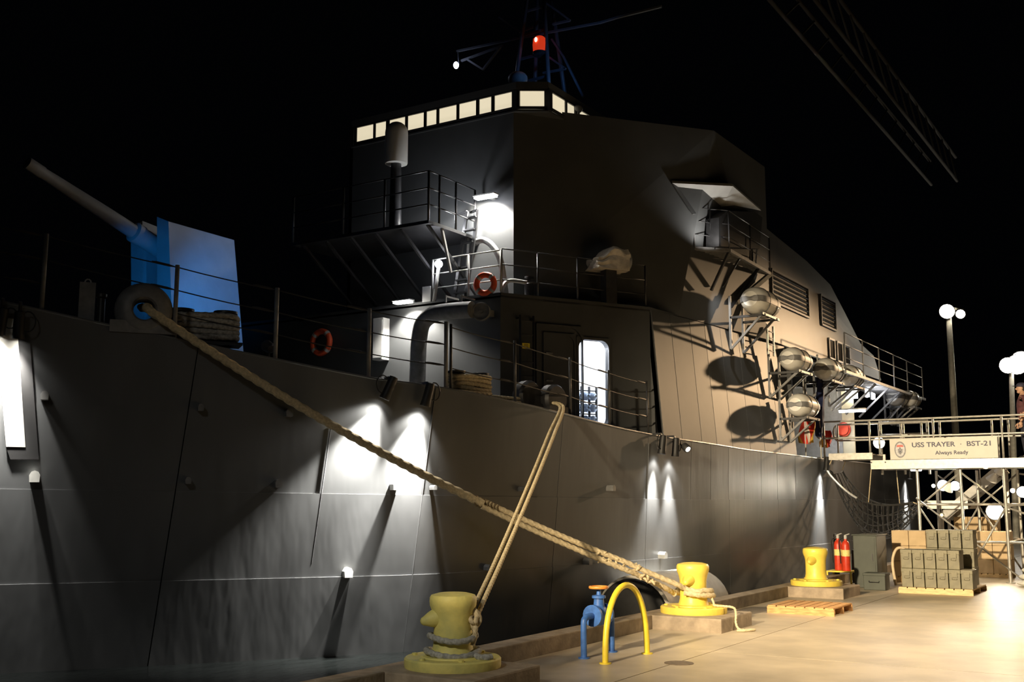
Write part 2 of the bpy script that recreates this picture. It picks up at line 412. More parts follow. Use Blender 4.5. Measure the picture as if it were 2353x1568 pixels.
# pilothouse: roof slab, mullions and lit windows
# window corners measured along the front, the corner facet and the side
ft = [820, 860, 863, 889, 895, 933, 937, 976, 980, 1005, 1009, 1051, 1055, 1096, 1101, 1131, 1136, 1180]
WX = [PY(p, 300 - (p - 820) * .22, TY) .x for p in ft]
c1 = V((TX + .06, TY, 0)); c2 = V((TX + .06 + .5, TY + .32, 0)); c3 = V((c2.x + .05, 21.4, 0))
roof = [(PORT - .25, TY + .55), (PORT + .05, TY - .03), (TX + .08, TY - .03), (c2.x + .04, c2.y - .02), (c3.x + .04, c3.y), (PORT, c3.y)]
MB().prism([(x, y, WZ1 + .02) for x, y in roof], (0, 0, .14)).build('pilothouse_roof', SUPER, tower)
MB().prism([(x, y, WZ0 - .08) for x, y in roof], (0, 0, .03)).build('pilothouse_floor', SUPER, tower)
WIN = mat('lit_window', (1, .88, .66), .4, 0, 0, 2, emit=(1, .88, .62), estr=.74)
nt = WIN.node_tree; b = nt.nodes['Principled BSDF']; b.inputs['Base Color'].default_value = (.8, .75, .6, 1)
fr = MB(); wins = []
def win_seg(p, q, tops=(0, 0)):
    wins.append((p, q))
for i in range(0, len(WX), 2): wins.append((V((WX[i], TY, 0)), V((WX[i + 1], TY, 0)), 'F'))
wins.append((along(c1, c2, .1), along(c1, c2, .93), 'F'))
for a, b_ in [(22, 0)]: pass
yy = [c2.y + .06, c2.y + .62, c2.y + .70, c2.y + 1.0, c2.y + 1.08, c2.y + 1.75, c2.y + 1.85, c2.y + 2.4]
for i in range(0, 8, 2): wins.append((V((c2.x + .02, yy[i], 0)), V((c2.x + .03, yy[i + 1], 0)), 'S'))
wins.append((V((PORT - .2, TY + .45, 0)), V((PORT - .02, TY + .06, 0)), 'P'))
posts = MB()
for p, q, k in wins:
    d = (q - p).normalized(); nrm = V((d.y, -d.x, 0))
    z0, z1 = WZ0 + .01, WZ1
    p_, q_ = p + V((0, 0, z0)), q + V((0, 0, z0)); h = V((0, 0, z1 - z0))
    wf = MB()
    for a_, b_2 in [(p_, q_), (p_ + h, q_ + h)]: wf.bar(a_ - d * .03, b_2 + d * .03, .06, .03)
    wf.bar(p_ - d * .018, p_ + h - d * .018, .06, .036); wf.bar(q_ + d * .018, q_ + h + d * .018, .06, .036)
    fo = wf.build('window_frame', DARK, tower)
    MB().prism([p_, q_, q_ + h, p_ + h], -nrm * .02).build('window_pane', WIN, fo)
# blocks that close the corners of the pilothouse
for cx_, cy_ in [(TX + .03, TY + .03), (c2.x + .02, c2.y + .02), (PORT + .06, TY + .02)]:
    MB().bar((cx_, cy_, WZ0 - .06), (cx_, cy_, WZ1), .11).build('corner_post', DARK, tower)

# ---- midship house: side wall, louvres and windows
mid = MB()
top = [(24.3, 8.2), (27.4, 7.98), (29.5, 7.7), (30.9, 7.1), (32.4, 6.42), (33.9, 6.22), (34.6, ROOF)]
poly = [side_pt(24.3, ROOF)] + [V((-8.24, 24.3, ROOF))] * 0 + [V((-8.27, y, z)) for y, z in top]
poly[0] = V((-8.25, 24.3, ROOF)); poly[-1] = V((-8.25, 34.6, ROOF))
mid.prism(poly, (-.08, 0, 0)); mid.prism([V((-14, p.y, p.z)) for p in poly], (.08, 0, 0))
mp_ = [V((p.x, p.y, p.z)) for p in poly]
for a_, b_2 in zip(mp_[1:], mp_[2:]): mid.add([a_, b_2, V((-14, b_2.y, b_2.z)), V((-14, a_.y, a_.z))], [(0, 1, 2, 3)])
midh = mid.build('midship_house', SUPER, ship, 'grey midship house with louvred intakes')
def louvre(y0, y1, z0, z1, n_):
    f_ = MB(); x = -8.24
    for a_, b_2 in [((x, y0, z0), (x, y1, z0)), ((x, y0, z1), (x, y1, z1)), ((x, y0, z0), (x, y0, z1)), ((x, y1, z0), (x, y1, z1))]: f_.bar(a_, b_2, .06, .05)
    fo = f_.build('intake_frame', SUPER, midh)
    MB().box((x - .03, y0, z0), (x - .01, y1, z1)).build('intake_backing', BLACK, fo)
    for i in range(n_):
        z = z0 + (z1 - z0) * (i + .5) / n_
        MB().obox((x, (y0 + y1) / 2, z), (.02, 0, -.03), (0, (y1 - y0) / 2 - .03, 0), (.004, 0, .003)).build('louvre_slat', DARK, fo)
louvre(24.5, 27.3, 6.47, 7.24, 7); louvre(28.4, 29.75, 6.45, 7.25, 7)
for y in (29.0, 29.75, 30.5):
    z0, z1 = 5.62, 6.15
    wf = MB(); x = -8.235
    wf.bar((x, y, z0), (x, y, z1), .05).bar((x, y + .5, z0), (x, y + .5, z1), .05).bar((x, y, z1), (x, y + .5, z1), .05).bar((x, y, z0), (x, y + .5, z0), .05)
    fo = wf.build('slit_window_frame', LGREY, midh); MB().box((x - .02, y, z0), (x - .005, y + .5, z1)).build('window_pane', GLASS_D, fo)
# ------------------------------------------------------------------ bollards
def bollard(xy, horn, m, label):
    x, y = xy; b = thing('bollard', (x, y, .2), label, 'bollard', 'yellow bollards along the quay')
    MB().lathe([(.49, 0), (.495, .02), (.495, .085), (.48, .1), (.33, .1), (.325, .115), (.23, .12)], (x, y, .2), n=40).build('base_flange', m, b)
    MB().lathe([(.24, .1), (.215, .15), (.2, .22), (.197, .36), (.2, .48), (.215, .55), (.238, .61), (.243, .65), (.24, .69), (.225, .715), (.15, .735), (.02, .745)], (x, y, .2), n=32).build('post', m, b)
    h = V((horn[0], horn[1], -.22)).normalized(); c = V((x, y, .2 + .5)); c += V((horn[0], horn[1], 0)).normalized() * .13
    MB().lathe([(.1, 0), (.095, .06), (.075, .12), (.05, .17), (.038, .2), (.02, .215), (.001, .218)], c, h, n=18).build('horn', m, b)
    for k in range(6):
        an = k * math.pi / 3 + .3
        MB().lathe([(.03, 0), (.03, .02), (.012, .024)], (x + .41 * math.cos(an), y + .41 * math.sin(an), .3), n=8, smooth=False).build('bolt_head', m, b)
bollard(BOLL[0], (-.62, -.78), YELLOW_RAISED, 'yellow bollard with two rope turns at its foot')
bollard(BOLL[1], (.05, -1), YELLOW, 'bright yellow bollard holding the thick double mooring rope')
bollard(BOLL[2], (-.1, -1), YELLOW, 'bare yellow bollard beside the fire extinguishers')

# ------------------------------------------------------------------ mooring ropes
c1_ = PH(347, 716, .12); bx, by = BOLL[1]
c1_ = PV(347, 716, c1_, (bx, by - .3)); s1_ = PV(1110, 1158, c1_, (bx, by - .3)); kn = PV(1440, 1303, c1_, (bx, by - .3))
r1 = thing('mooring_rope', c1_, 'thick doubled mooring rope from bow chock to middle bollard', 'rope')
def sag(a, b, s_, n_=6): return [a.lerp(b, i / n_) + V((0, 0, -s_ * 4 * (i / n_) * (1 - i / n_))) for i in range(n_ + 1)]
inn = PH(330, 700, -.5); 
rope_mesh(MB(), [inn, c1_.lerp(inn, .3) + V((0, 0, .03))] + sag(c1_, s1_, .12)[0:], .062).build('single_part', ROPE, r1)
a2 = s1_ + V((.0, .03, .03)); b2 = s1_ + V((0, -.03, -.035))
e1 = V((bx - .1, by - .3, .56)); e2 = V((bx - .22, by - .26, .47))
up_pts = sag(a2, kn + V((0, 0, .06)), .02) + sag(kn + V((0, 0, .05)), V((bx + .05, by - .28, .56)), 0)[1:]
lo_pts = sag(b2, kn + V((0, 0, -.05)), .02) + sag(kn + V((0, 0, -.04)), V((bx - .22, by - .2, .5)), 0)[1:]
loop = [V((bx + .27 * math.cos(t), by + .27 * math.sin(t), .53 - .02 * math.sin(t))) for t in [math.radians(d_) for d_ in range(-60, 190, 25)]]
rope_mesh(MB(), up_pts[:-1] + [V((bx + .0, by - .29, .57)), V((bx + .17, by - .24, .53))] + loop[1:] + [V((bx - .25, by - .14, .47))], .042).build('upper_part', ROPE, r1)
rope_mesh(MB(), lo_pts[:-1] + [V((bx - .26, by - .12, .49)), V((bx - .2, by + .2, .46)), V((bx + .1, by + .27, .45)), V((bx + .29, by + .06, .46)), V((bx + .2, by - .22, .48)), V((bx - .02, by - .3, .51))], .042).build('lower_part', ROPE, r1)
# splice: tucked strands swelling the rope
sp = MB(); d_ = (up_pts[-1] - a2).normalized()
for k in range(26):
    c = kn + d_ * (k / 26 - .5) * .95 + V((random.uniform(-.02, .02), random.uniform(-.05, .05), random.uniform(-.07, .07)))
    ax = V((random.uniform(-1, 1), random.uniform(-1, 1), random.uniform(-1, 1))).normalized(); pr = ax.orthogonal()
    sp.tube([c - ax * .05, c + pr.normalized() * .018, c + ax * .05], [.012, .022, .012], 7)
sp.build('eye_splice', ROPE, r1, 'knotted splice of the rope', None, None, 'stuff')
st = MB()
for k in range(8):
    c = s1_ + d_ * (k * .05 - .1); st.tube([c + V((0, .05 * math.cos(t), .07 * math.sin(t))) for t in [i * math.pi / 5 for i in range(10)]], .012, 6, True)
st.build('seizing', mat('tarred_line', (.2, .15, .08), .9, 0, .2, 40), r1, 'dark lashing', None, None, 'stuff')
# tail end hanging off the middle bollard
tl = [V((bx + .27, by - .02, .5)), V((bx + .33, by - .02, .36)), V((bx + .36, by - .04, .325)), V((bx + .62, by - .02, .31)), V((bx + .70, by - .1, .24)), V((bx + .72, by - .16, .1)), V((bx + .8, by - .2, .02)), V((bx + .98, by - .1, .02)), V((bx + .9, by - .3, .02)), V((bx + .8, by - .34, .02))]
rope_mesh(MB(), tl, .018).build('rope_tail', ROPE, None, 'thin loose rope end trailing off middle bollard onto floor', 'rope')
# second rope, from the roller chock down to the nearest bollard
b1x, b1y = BOLL[0]; c2_ = PH(1279, 936, .1); cin = PH(1284, 926, -.2)
r2 = thing('mooring_rope', c2_, 'thinner doubled rope from roller chock to nearest bollard', 'rope')
en = V((b1x + .2, b1y + .1, .72))
for sgn, nm in ((1, 'outer_part'), (-1, 'inner_part')):
    q = V((.02, .02, 0)) * sgn
    rope_mesh(MB(), [cin + q, c2_ + q] + sag(c2_ + q * 1.6, en + q * 1.2, .06)[1:] + [V((b1x + .24, b1y + .06, .62)), V((b1x + .24, b1y + .04, .5)), V((b1x + .23, b1y + .02, .42))], .027 if sgn > 0 else .025).build(nm, ROPE, r2)
rope_mesh(MB(), [en + V((-.03, -.03, .06)), en + V((.03, 0, .0)), en + V((.04, .0, -.08)), en + V((.0, -.05, -.12)), en + V((.035, .03, -.02))], .04).build('hitch', ROPE, r2)
for zz, nm, rr in ((.49, 'upper turn', .235), (.345, 'lower turn', .27)):
    pts = [V((b1x + rr * math.cos(t), b1y + rr * math.sin(t), zz + .02 * math.sin(2 * t))) for t in [math.radians(k * 20 + 20) for k in range(19)]]
    tail = [V((b1x + .3, b1y - .02, .33)), V((b1x + .42, b1y - .05, .325)), V((b1x + .46, b1y + .02, .325))] if zz < .4 else []
    rope_mesh(MB(), pts + tail, .034).build('rope_turn', ROPEG, None, 'grey rope %s around foot of nearest bollard' % nm, 'rope', 'rope turns on the nearest bollard')

# ------------------------------------------------------------------ fender
fd = thing('dock_fender', (-8.05, 17.5, WATER_Z), 'pale cylindrical fender floating between hull and quay behind middle bollard', 'fender')
FM = mat('fender_skin', (.72, .68, .6), .5, 0, .12, 5)
MB().lathe([(.62, 0), (.695, .06), (.7, .15), (.7, 2.5), (.66, 2.7), (.48, 2.85), (.1, 2.93)], (-8.08, 16.5, -.06), (0, 1, 0), n=36).build('body', FM, fd)
MB().lathe([(.65, .02), (.63, -.02), (.3, -.03), (.05, -.035)], (-8.08, 16.5, -.06), (0, 1, 0), n=36).build('end_cap', BLACK, fd, 'black end cap')

# ------------------------------------------------------------------ blue valve and yellow hoop
vL, vR = PZ(1342, 1514, 0), PZ(1406, 1499, 0)
vv = thing('standpipe_valve', vL, 'blue standpipe valve with orange handwheel', 'valve')
mid_ = (vL + vR) / 2; zt = .48; ax = (vR - vL).normalized()
MB().tube(smooth_path([vL, vL + V((0, 0, zt - .1)), vL + V((0, 0, zt - .02)) + ax * .03, vL + V((0, 0, zt)) + ax * .12, vL + V((0, 0, zt)) + ax * .25], 5), .038, 12).lathe([(.07, 0), (.07, .015)], vL, n=16).build('inlet_pipe', BLUEP, vv)
MB().tube(smooth_path([vR, vR + V((0, 0, zt - .1)), vR + V((0, 0, zt - .02)) - ax * .03, vR + V((0, 0, zt)) - ax * .1, vR + V((0, 0, zt)) - ax * .2], 5), .038, 12).lathe([(.07, 0), (.07, .015)], vR, n=16).build('outlet_pipe', BLUEP, vv)
vc = mid_ + V((0, 0, zt)) + ax * .03
MB().ellipsoid(vc, ax * .16, ax.cross(V((0, 0, 1))) * .1, V((0, 0, .13))).lathe([(.13, -.02), (.13, .02)], vc - ax * .15, ax, 20).lathe([(.13, -.02), (.13, .02)], vc + ax * .13, ax, 20).build('valve_body', BLUEP, vv)
MB().lathe([(.07, .08), (.06, .2), (.085, .2), (.085, .23), (.03, .24), (.02, .33)], vc, n=16).build('bonnet', BLUEP, vv)
MB().lathe([(.12, .315), (.125, .33), (.12, .345), (.1, .345), (.1, .335), (.02, .335)], vc, n=24).build('handwheel', ORANGE, vv, 'orange handwheel')
aL, aR = PZ(1391, 1526, 0), PZ(1487, 1503, 0)
hp = thing('pipe_guard', aL, 'yellow arched pipe guard in front of blue valve', 'guard')
ac = (aL + aR) / 2; ah = (aR - aL) / 2
arch = [ac + ah * (-math.cos(t) if abs(math.cos(t)) < .999 else -math.copysign(1, math.cos(t))) * (1 if True else 1) + V((0, 0, .86 * math.sin(t) ** .8)) for t in [math.pi * i / 28 for i in range(29)]]
MB().tube([aL] + arch[1:-1] + [aR], .036, 14).build('hoop', YPIPE, hp)
for q in (aL, aR): MB().lathe([(.07, 0), (.07, .012), (.05, .014)], q, n=16).build('foot_plate', YPIPE, hp)
MB().lathe([(.17, 0), (.17, .006), (.15, .007)], PZ(1560, 1525, 0), n=28).build('drain_cover', mat('rusty_iron', (.2, .15, .1), .8, 0, .2, 20), None, 'small round dark drain cover in the quay floor', 'drain cover')

# ------------------------------------------------------------------ pallets
def pallet(x0, y0, wx, wy, m, label, group='wooden pallets on the quay', nb=7, h=.13):
    p = thing('wooden_pallet', (x0 + wx / 2, y0 + wy / 2, 0), label, 'pallet', group)
    bw = wx / nb
    for i in range(nb): MB().box((x0 + i * bw + .012, y0, h - .022), (x0 + (i + 1) * bw - .012, y0 + wy, h)).build('deck_board', m, p)
    for j in range(3):
        yy_ = y0 + j * (wy - .04) / 2
        MB().box((x0, yy_, 0.0), (x0 + wx, yy_ + .04, h - .0225)).build('stringer', m, p)
    return p
pallet(-6.34, 18.04, 1.12, 1.1, WOOD, 'empty reddish wooden pallet lying in front of farthest bollard')
pallet(-5.4, 23.22, 1.42, 1.55, WOODL, 'pale pallet carrying the olive ammunition cans', nb=8, h=.12)

# ------------------------------------------------------------------ ammunition cans
CW, CLn, CH = .212, .46, .375
can0 = None
def can(x, y, z, label):
    global can0
    if can0 is None:
        t = thing('ammunition_can', (x, y, z), label, 'ammo can', 'olive ammunition cans on pallets')
        MB().bbox((x, y + .012, z), (x + CW, y + CLn - .012, z + CH - .075), .008).build('can_body', OLIVE, t)
        MB().bbox((x - .006, y, z + CH - .08), (x + CW + .006, y + CLn, z + CH - .004), .008).build('lid', OLIVE, t)
        MB().box((x + .05, y - .016, z + CH - .15), (x + CW - .05, y + .012, z + CH - .05)).build('latch', OLIVE, t)
        MB().tube([(x + .06, y + .008, z + .2), (x + .06, y - .01, z + .18), (x + CW - .06, y - .01, z + .18), (x + CW - .06, y + .008, z + .2)], .006, 6).build('carry_bail', OLIVE, t)
        can0 = t; return t
    c = copy_tree(can0); c.location = (x, y, z); c['label'] = label; return c
nth = ['leftmost', 'second', 'third', 'fourth', 'fifth', 'sixth']
x0 = -5.335
for i in range(6): can(x0 + i * .227, 23.26, .12, 'olive ammunition can, %s from left in front bottom row' % nth[i])
for i in range(5): can(x0 + i * .227, 23.26, .12 + CH, 'olive ammunition can, %s from left in front upper row' % nth[i])
xb = PY(2127, 1217, 24.25).x
for r_ in range(3):
    for i in range(4): can(xb + i * .235, 24.25, .12 + r_ * CH, 'olive ammunition can, %s from left in %s row of rear stack' % (nth[i], ['bottom', 'middle', 'top'][r_]))
for r_ in range(0): can(xb + 4 * .235 + .02, 24.25, .12 + r_ * CH, 'olive ammunition can at right end of rear stack, %s row' % ['bottom', 'middle'][r_])

# ------------------------------------------------------------------ cartons
def carton(x, y, z, wx, wy, h, label):
    t = thing('carton', (x, y, z), label, 'box', 'brown cartons on pallets')
    MB().bbox((x + .004, y, z), (x + wx - .004, y + wy, z + h - .004), .012).build('box_body', CARTON, t)
    MB().box((x + wx / 2 - .03, y + .01, z + h - .006), (x + wx / 2 + .03, y + wy - .01, z + h - .002)).build('tape', mat('carton_tape', (.7, .55, .33), .5, 0, .05, 4), t)
def stack(px0, px1, pyt, Y, nc, nr, h, name, mt):
    a, b = PY(px0, pyt, Y), PY(px1, pyt, Y); w_ = (b.x - a.x) / nc; z0 = a.z - nr * h
    pallet(a.x, Y, b.x - a.x, .55, mt, 'pale pallet under %s' % name, h=max(z0, .05), nb=6)
    rn = {3: ['bottom', 'middle', 'top'], 4: ['bottom', 'second', 'third', 'top'], 2: ['bottom', 'top']}[nr]
    cn = {2: ['left', 'right'], 3: ['left', 'centre', 'right']}[nc]
    for r_ in range(nr):
        for i in range(nc): carton(a.x + i * w_, Y + .01, z0 + r_ * h, w_, .5, h, 'brown carton, %s %s of %s' % (rn[r_], cn[i], name))
stack(2047, 2126, 1219, 26.2, 2, 3, .345, 'the stack beside the green cabinet', WOODL)
stack(2190, 2291, 1188, 30.4, 3, 4, .325, 'the tall stack at the back', WOODL)
stack(2236, 2320, 1221, 28.75, 2, 3, .335, 'the stack at the right with a shadow', WOODL)

# ------------------------------------------------------------------ green cabinet, crate, extinguishers
gx0, gx1 = PY(1962, 1300, 24.1).x, PY(2016, 1300, 24.1).x; gz = PY(1990, 1229, 24.1).z
gc = thing('steel_cabinet', ((gx0 + gx1) / 2, 24.5, 0), 'tall dark green steel cabinet left of the ammunition cans', 'cabinet')
MB().bbox((gx0, 24.1, 0), (gx1, 24.95, gz - .02), .015).build('body', GREENC, gc); MB().bbox((gx0 - .02, 24.07, gz - .025), (gx1 + .02, 24.97, gz), .008).build('top_plate', GREENC, gc)
MB().box((gx0 + .04, 24.088, .08), (gx1 - .04, 24.1, gz - .07)).build('door', GREENC, gc)
MB().bar((gx1 - .09, 24.08, gz * .5), (gx1 - .09, 24.08, gz * .5 + .16), .02).build('handle', DARK, gc)
sx0, sx1 = PY(1984, 1340, 23.6).x, PY(2034, 1340, 23.6).x; sz = PY(2010, 1318, 23.6).z
sc = thing('steel_crate', ((sx0 + sx1) / 2, 23.8, 0), 'small dark green crate standing before the cabinet', 'crate')
MB().bbox((sx0, 23.6, 0), (sx1, 24.0, sz - .05), .012).build('body', GREENC, sc); MB().bbox((sx0 - .01, 23.59, sz - .055), (sx1 + .01, 24.01, sz), .01).build('lid', GREENC, sc)
MB().tube([(sx0 + .12, 23.59, sz - .16), (sx0 + .12, 23.56, sz - .18), (sx1 - .12, 23.56, sz - .18), (sx1 - .12, 23.59, sz - .16)], .008, 6).build('handle', DARK, sc)
eb = PZ(1942, 1345, 0)
def extinguisher(x, y, z, label):
    e = thing('fire_extinguisher', (x, y, z), label, 'fire extinguisher', 'red fire extinguishers on the quay')
    MB().lathe([(.085, 0), (.09, .02), (.09, .55), (.075, .62), (.035, .66), (.03, .7)], (x, y, z), n=20).build('cylinder', RED, e)
    MB().lathe([(.0915, .32), (.0915, .46)], (x, y, z), n=20).build('paper_label', mat('yellow_label', (.85, .7, .25), .6, 0, .1, 30), e)
    MB().lathe([(.03, .69), (.035, .75), (.02, .78)], (x, y, z), n=12).bar((x - .02, y, z + .77), (x + .1, y - .04, z + .81), .03, .02).build('valve_head', LGREY, e)
    MB().tube(smooth_path([(x - .03, y - .03, z + .74), (x - .12, y - .06, z + .66), (x - .115, y - .05, z + .4), (x - .11, y - .04, z + .16)], 5), .013, 8).build('hose', BLACK, e)
extinguisher(eb.x + .02, eb.y + .1, .3, 'red fire extinguisher with yellow label, on yellow stand')
extinguisher(eb.x - .22, eb.y + .35, .3, 'red fire extinguisher half hidden behind the first')
sd = thing('extinguisher_stand', (eb.x, eb.y + .2, 0), 'yellow steel stand under the fire extinguishers', 'stand')
MB().box((eb.x - .4, eb.y - .02, .27), (eb.x + .16, eb.y + .5, .3)).build('shelf', YPIPE, sd)
for dx, dy in ((-.38, 0), (.14, 0), (-.38, .48), (.14, .48)): MB().bar((eb.x + dx, eb.y + dy, 0), (eb.x + dx, eb.y + dy, .27), .035).build('leg', YPIPE, sd)
for px_, lab in ((1925, 'black post left of the fire extinguishers'), (1965, 'black post right of the fire extinguishers')):
    q = PZ(px_, 1340, 0); MB().lathe([(.075, 0), (.075, .02), (.055, .025), (.055, 1.06 if px_ < 1950 else .7), (.045, 1.09 if px_ < 1950 else .73), (.0, 1.1 if px_ < 1950 else .74)], q, n=16).build('guard_post', BLACK, None, lab, 'post', 'black guard posts')
q = PZ(1957, 1338, 0); MB().lathe([(.05, 0), (.055, .02), (.055, .55), (.04, .62), (.02, .64), (.02, .68)], q + V((.02, .1, 0)), n=16).build('gas_bottle', LGREY, None, 'slim grey gas bottle beside the fire extinguishers', 'gas bottle')
q = PY(2062, 1300, 24.9)
MB().tube(smooth_path([V((q.x - .05, 24.9, .02)), V((q.x - .1, 24.9, .5)), V((q.x - .02, 24.92, .78)), V((q.x + .12, 24.95, .82)), V((q.x + .22, 24.95, .7)), V((q.x + .24, 24.95, .3)), V((q.x + .2, 24.9, .02))], 6), .03, 10).build('hose', mat('tan_hose', (.7, .55, .36), .6, 0, .1, 9), None, 'tan hose arching up behind the ammunition cans', 'hose')
# sandbags at the right edge
q = PZ(2338, 1350, 0); BAG = mat('white_bag', (.85, .84, .8), .85, 0, .06, 10, .5, 40)
for i, (dx, dz, sx_) in enumerate([(.32, .07, .38), (.35, .21, .35), (.38, .35, .32)]):
    bg = MB(); bg.ellipsoid((q.x + dx, q.y + .3, dz), (sx_, 0, 0), (0, .3, 0), (0, 0, .075), 20, 10)
    for v in bg.v[:]:
        pass
    bg.build('sandbag', BAG, None, 'white sandbag, %s of the pile at the right edge' % ['bottom', 'middle', 'top'][i], 'sandbag', 'white sandbags')
# ------------------------------------------------------------------ hull number and hull fittings
def hull_shape(pts, off, name, m, parent, nsub=6):
    """flat shape following the hull skin; pts = quad (y, z) corners"""
    mb = MB(); (a, b, c, d) = pts; f_ = []; k_ = []
    for i in range(nsub + 1):
        u = i / nsub; p = (a[0] + (b[0] - a[0]) * u, a[1] + (b[1] - a[1]) * u); q = (d[0] + (c[0] - d[0]) * u, d[1] + (c[1] - d[1]) * u)
        for j in range(nsub + 1):
            v = j / nsub; y, z = p[0] + (q[0] - p[0]) * v, p[1] + (q[1] - p[1]) * v; f_.append(HP(y, z, off))
    n_ = nsub + 1
    mb.add(f_, [(i * n_ + j, (i + 1) * n_ + j, (i + 1) * n_ + j + 1, i * n_ + j + 1) for i in range(nsub) for j in range(nsub)])
    o = mb.build(name, m, parent); return o
def hyz(px, py): p = PH(px, py); return (p.y, p.z)
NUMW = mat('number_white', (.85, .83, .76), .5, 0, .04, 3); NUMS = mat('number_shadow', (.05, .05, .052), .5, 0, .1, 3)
q1 = [hyz(12, 1027), hyz(57, 1028), hyz(36, 735), hyz(-12, 728)]
hull_shape(q1, .03, 'hull_number_stroke', NUMW, hull)
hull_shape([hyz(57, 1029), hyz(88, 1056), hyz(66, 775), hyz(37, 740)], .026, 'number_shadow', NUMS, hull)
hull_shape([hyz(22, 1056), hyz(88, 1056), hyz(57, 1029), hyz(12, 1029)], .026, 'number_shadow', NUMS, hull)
y1, z1_ = hyz(-14, 735)
hull_shape([(y1 - .3, z1_ - .45), (y1, z1_ - .2), (y1, z1_), (y1 - .12, z1_ - .06)], .03, 'hull_number_stroke', NUMW, hull)
# the digit 2 beside it, just outside the picture
ya, yb, za, zb = y1 - 1.75, y1 - .75, 2.35, 4.35
for a_ in ([(ya, zb - .3), (yb, zb - .3), (yb, zb), (ya, zb)], [(yb - .28, 3.3), (yb, 3.3), (yb, zb - .3), (yb - .28, zb - .3)], [(ya, 2.62), (ya + .32, 2.62), (yb, 3.3), (yb - .3, 3.3)], [(ya, za), (yb, za), (yb, 2.62), (ya, 2.62)]):
    hull_shape(a_, .03, 'hull_number_stroke', NUMW, hull)
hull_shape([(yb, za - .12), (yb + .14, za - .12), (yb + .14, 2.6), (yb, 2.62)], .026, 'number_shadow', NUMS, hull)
# pad eyes and sight brackets welded on the hull
for px_, py_, s_ in [(100, 911, 1), (80, 1096, 1.3), (904, 1116, 1.25), (795, 1315, 1.25), (1513, 1276, 1.1), (988, 1121, .6), (458, 938, .8), (430, 1105, .8), (636, 1112, 1), (660, 950, 1), (1192, 1124, .7), (1113, 1304, .8), (1395, 1122, .9), (1340, 1290, 1)]:
    y_, z_ = hyz(px_, py_); a = HP(y_, z_, .0); t_ = (HP(y_ + .1, z_) - HP(y_ - .1, z_)).normalized(); nr = V((t_.y, -t_.x, 0)); s_ *= .055
    mb = MB(); pr = [(-.8, -1), (.8, -1), (.9, .2), (.55, .85), (0, 1.05), (-.55, .85), (-.9, .2)]
    mb.prism([a + t_ * (u * s_) + V((0, 0, v * s_)) + nr * .0 for u, v in pr], nr * (.1 + s_)); mb.build('pad_eye', LGREY if s_ > .06 else GREY, hull)

# ------------------------------------------------------------------ deck-edge floodlights
def floodlight(px_, py_, label, power, aim_y, aim_z, angle=62, blend=.7, tilt=(0, .05), loop=1, out=.15):
    p = PH(px_, py_); a = HP(p.y, p.z, .0); t_ = (HP(p.y + .1, p.z) - HP(p.y - .1, p.z)).normalized(); nr = V((t_.y, -t_.x, 0))
    c = a + nr * out; fl = thing('floodlight', a, label, 'floodlight', 'black floodlights clamped along the deck edge')
    aim = HP(aim_y, aim_z, .05); d = (aim - c).normalized()
    MB().lathe([(.03, -.17), (.06, -.16), (.066, -.1), (.07, .1), (.078, .17), (.074, .18), (.06, .12)], c, d, 18).build('housing', BLACK, fl)
    MB().lathe([(.06, .121), (.03, .128), (.005, .13)], c, d, 16).build('lens', LAMP, fl)
    ed = V((a.x, a.y, deck_z(a.y)))
    MB().bar(ed + V((0, 0, .03)) - nr * .08, ed + V((0, 0, .03)) + nr * (out * .8), .035).bar(ed + V((0, 0, .03)) + nr * (out * .8), c, .03).build('bracket', DARK, fl)
    if loop: MB().tube([c + t_ * (.1 + .09 * math.cos(k)) * loop + V((0, 0, .04 + .13 * math.sin(k))) for k in [i * .42 for i in range(16)]], .009, 6).build('cable', BLACK, fl)
    spot('floodlight_beam', c + d * .2, aim, power * 3.2, WHITE, angle + 12, .95, .04)
    spot('floodlight_spill', c + d * .2, HP(aim_y, .6, 0), power * .06, WHITE, 104, .6, .04)
yA = PH(885, 890).y; yB = PH(968, 905).y; yL = PH(10, 735).y
floodlight(4, 742, 'black floodlight above the white hull number, left of its neighbour', 640, yL - .1, -.4, 46)
floodlight(44, 750, 'black floodlight at the left edge beside the bow chock railing', 160, yL + .5, -.4, 50)
floodlight(885, 893, 'black hanging floodlight left of the bow weld seam', 1300, yA - 1.0, -.5, 44, loop=-1)
floodlight(972, 908, 'black floodlight at the bow weld seam below the bent pipe', 1700, yB - .35, -.5, 42)
yC = PH(1508, 1020).y
floodlight(1506, 1022, 'black floodlight at the foot of the panelled side, left of its pair', 480, yC - .35, -.5, 30, loop=-1)
floodlight(1536, 1028, 'black floodlight at the foot of the panelled side, right of its pair', 560, yC + .5, -.5, 26)
yD = PH(1884, 1070).y
floodlight(1886, 1066, 'black floodlight under the ship end of the gangway', 1100, yD - .5, -.5, 36)
yE = PH(2075, 1082).y
floodlight(2080, 1088, 'black floodlight on the hull behind the cargo net', 1100, yE - .2, -.5, 36)
# small lit lamp face that looks towards the quay beside the right pair
p = PH(1548, 1030, .3); lf = thing('floodlight', PH(1548, 1020), 'white glowing floodlight turned outwards beside the panelled side', 'floodlight', 'black floodlights clamped along the deck edge')
d = V((.75, -.35, -.55)).normalized()
MB().lathe([(.03, -.15), (.07, -.12), (.08, .0), (.075, .01)], p, d, 16).build('housing', DARK, lf); MB().lathe([(.07, .005), (.03, .015), (.005, .018)], p, d, 16).build('lens', LAMP, lf)
MB().bar(p, PH(1548, 1012), .03).build('bracket', DARK, lf)

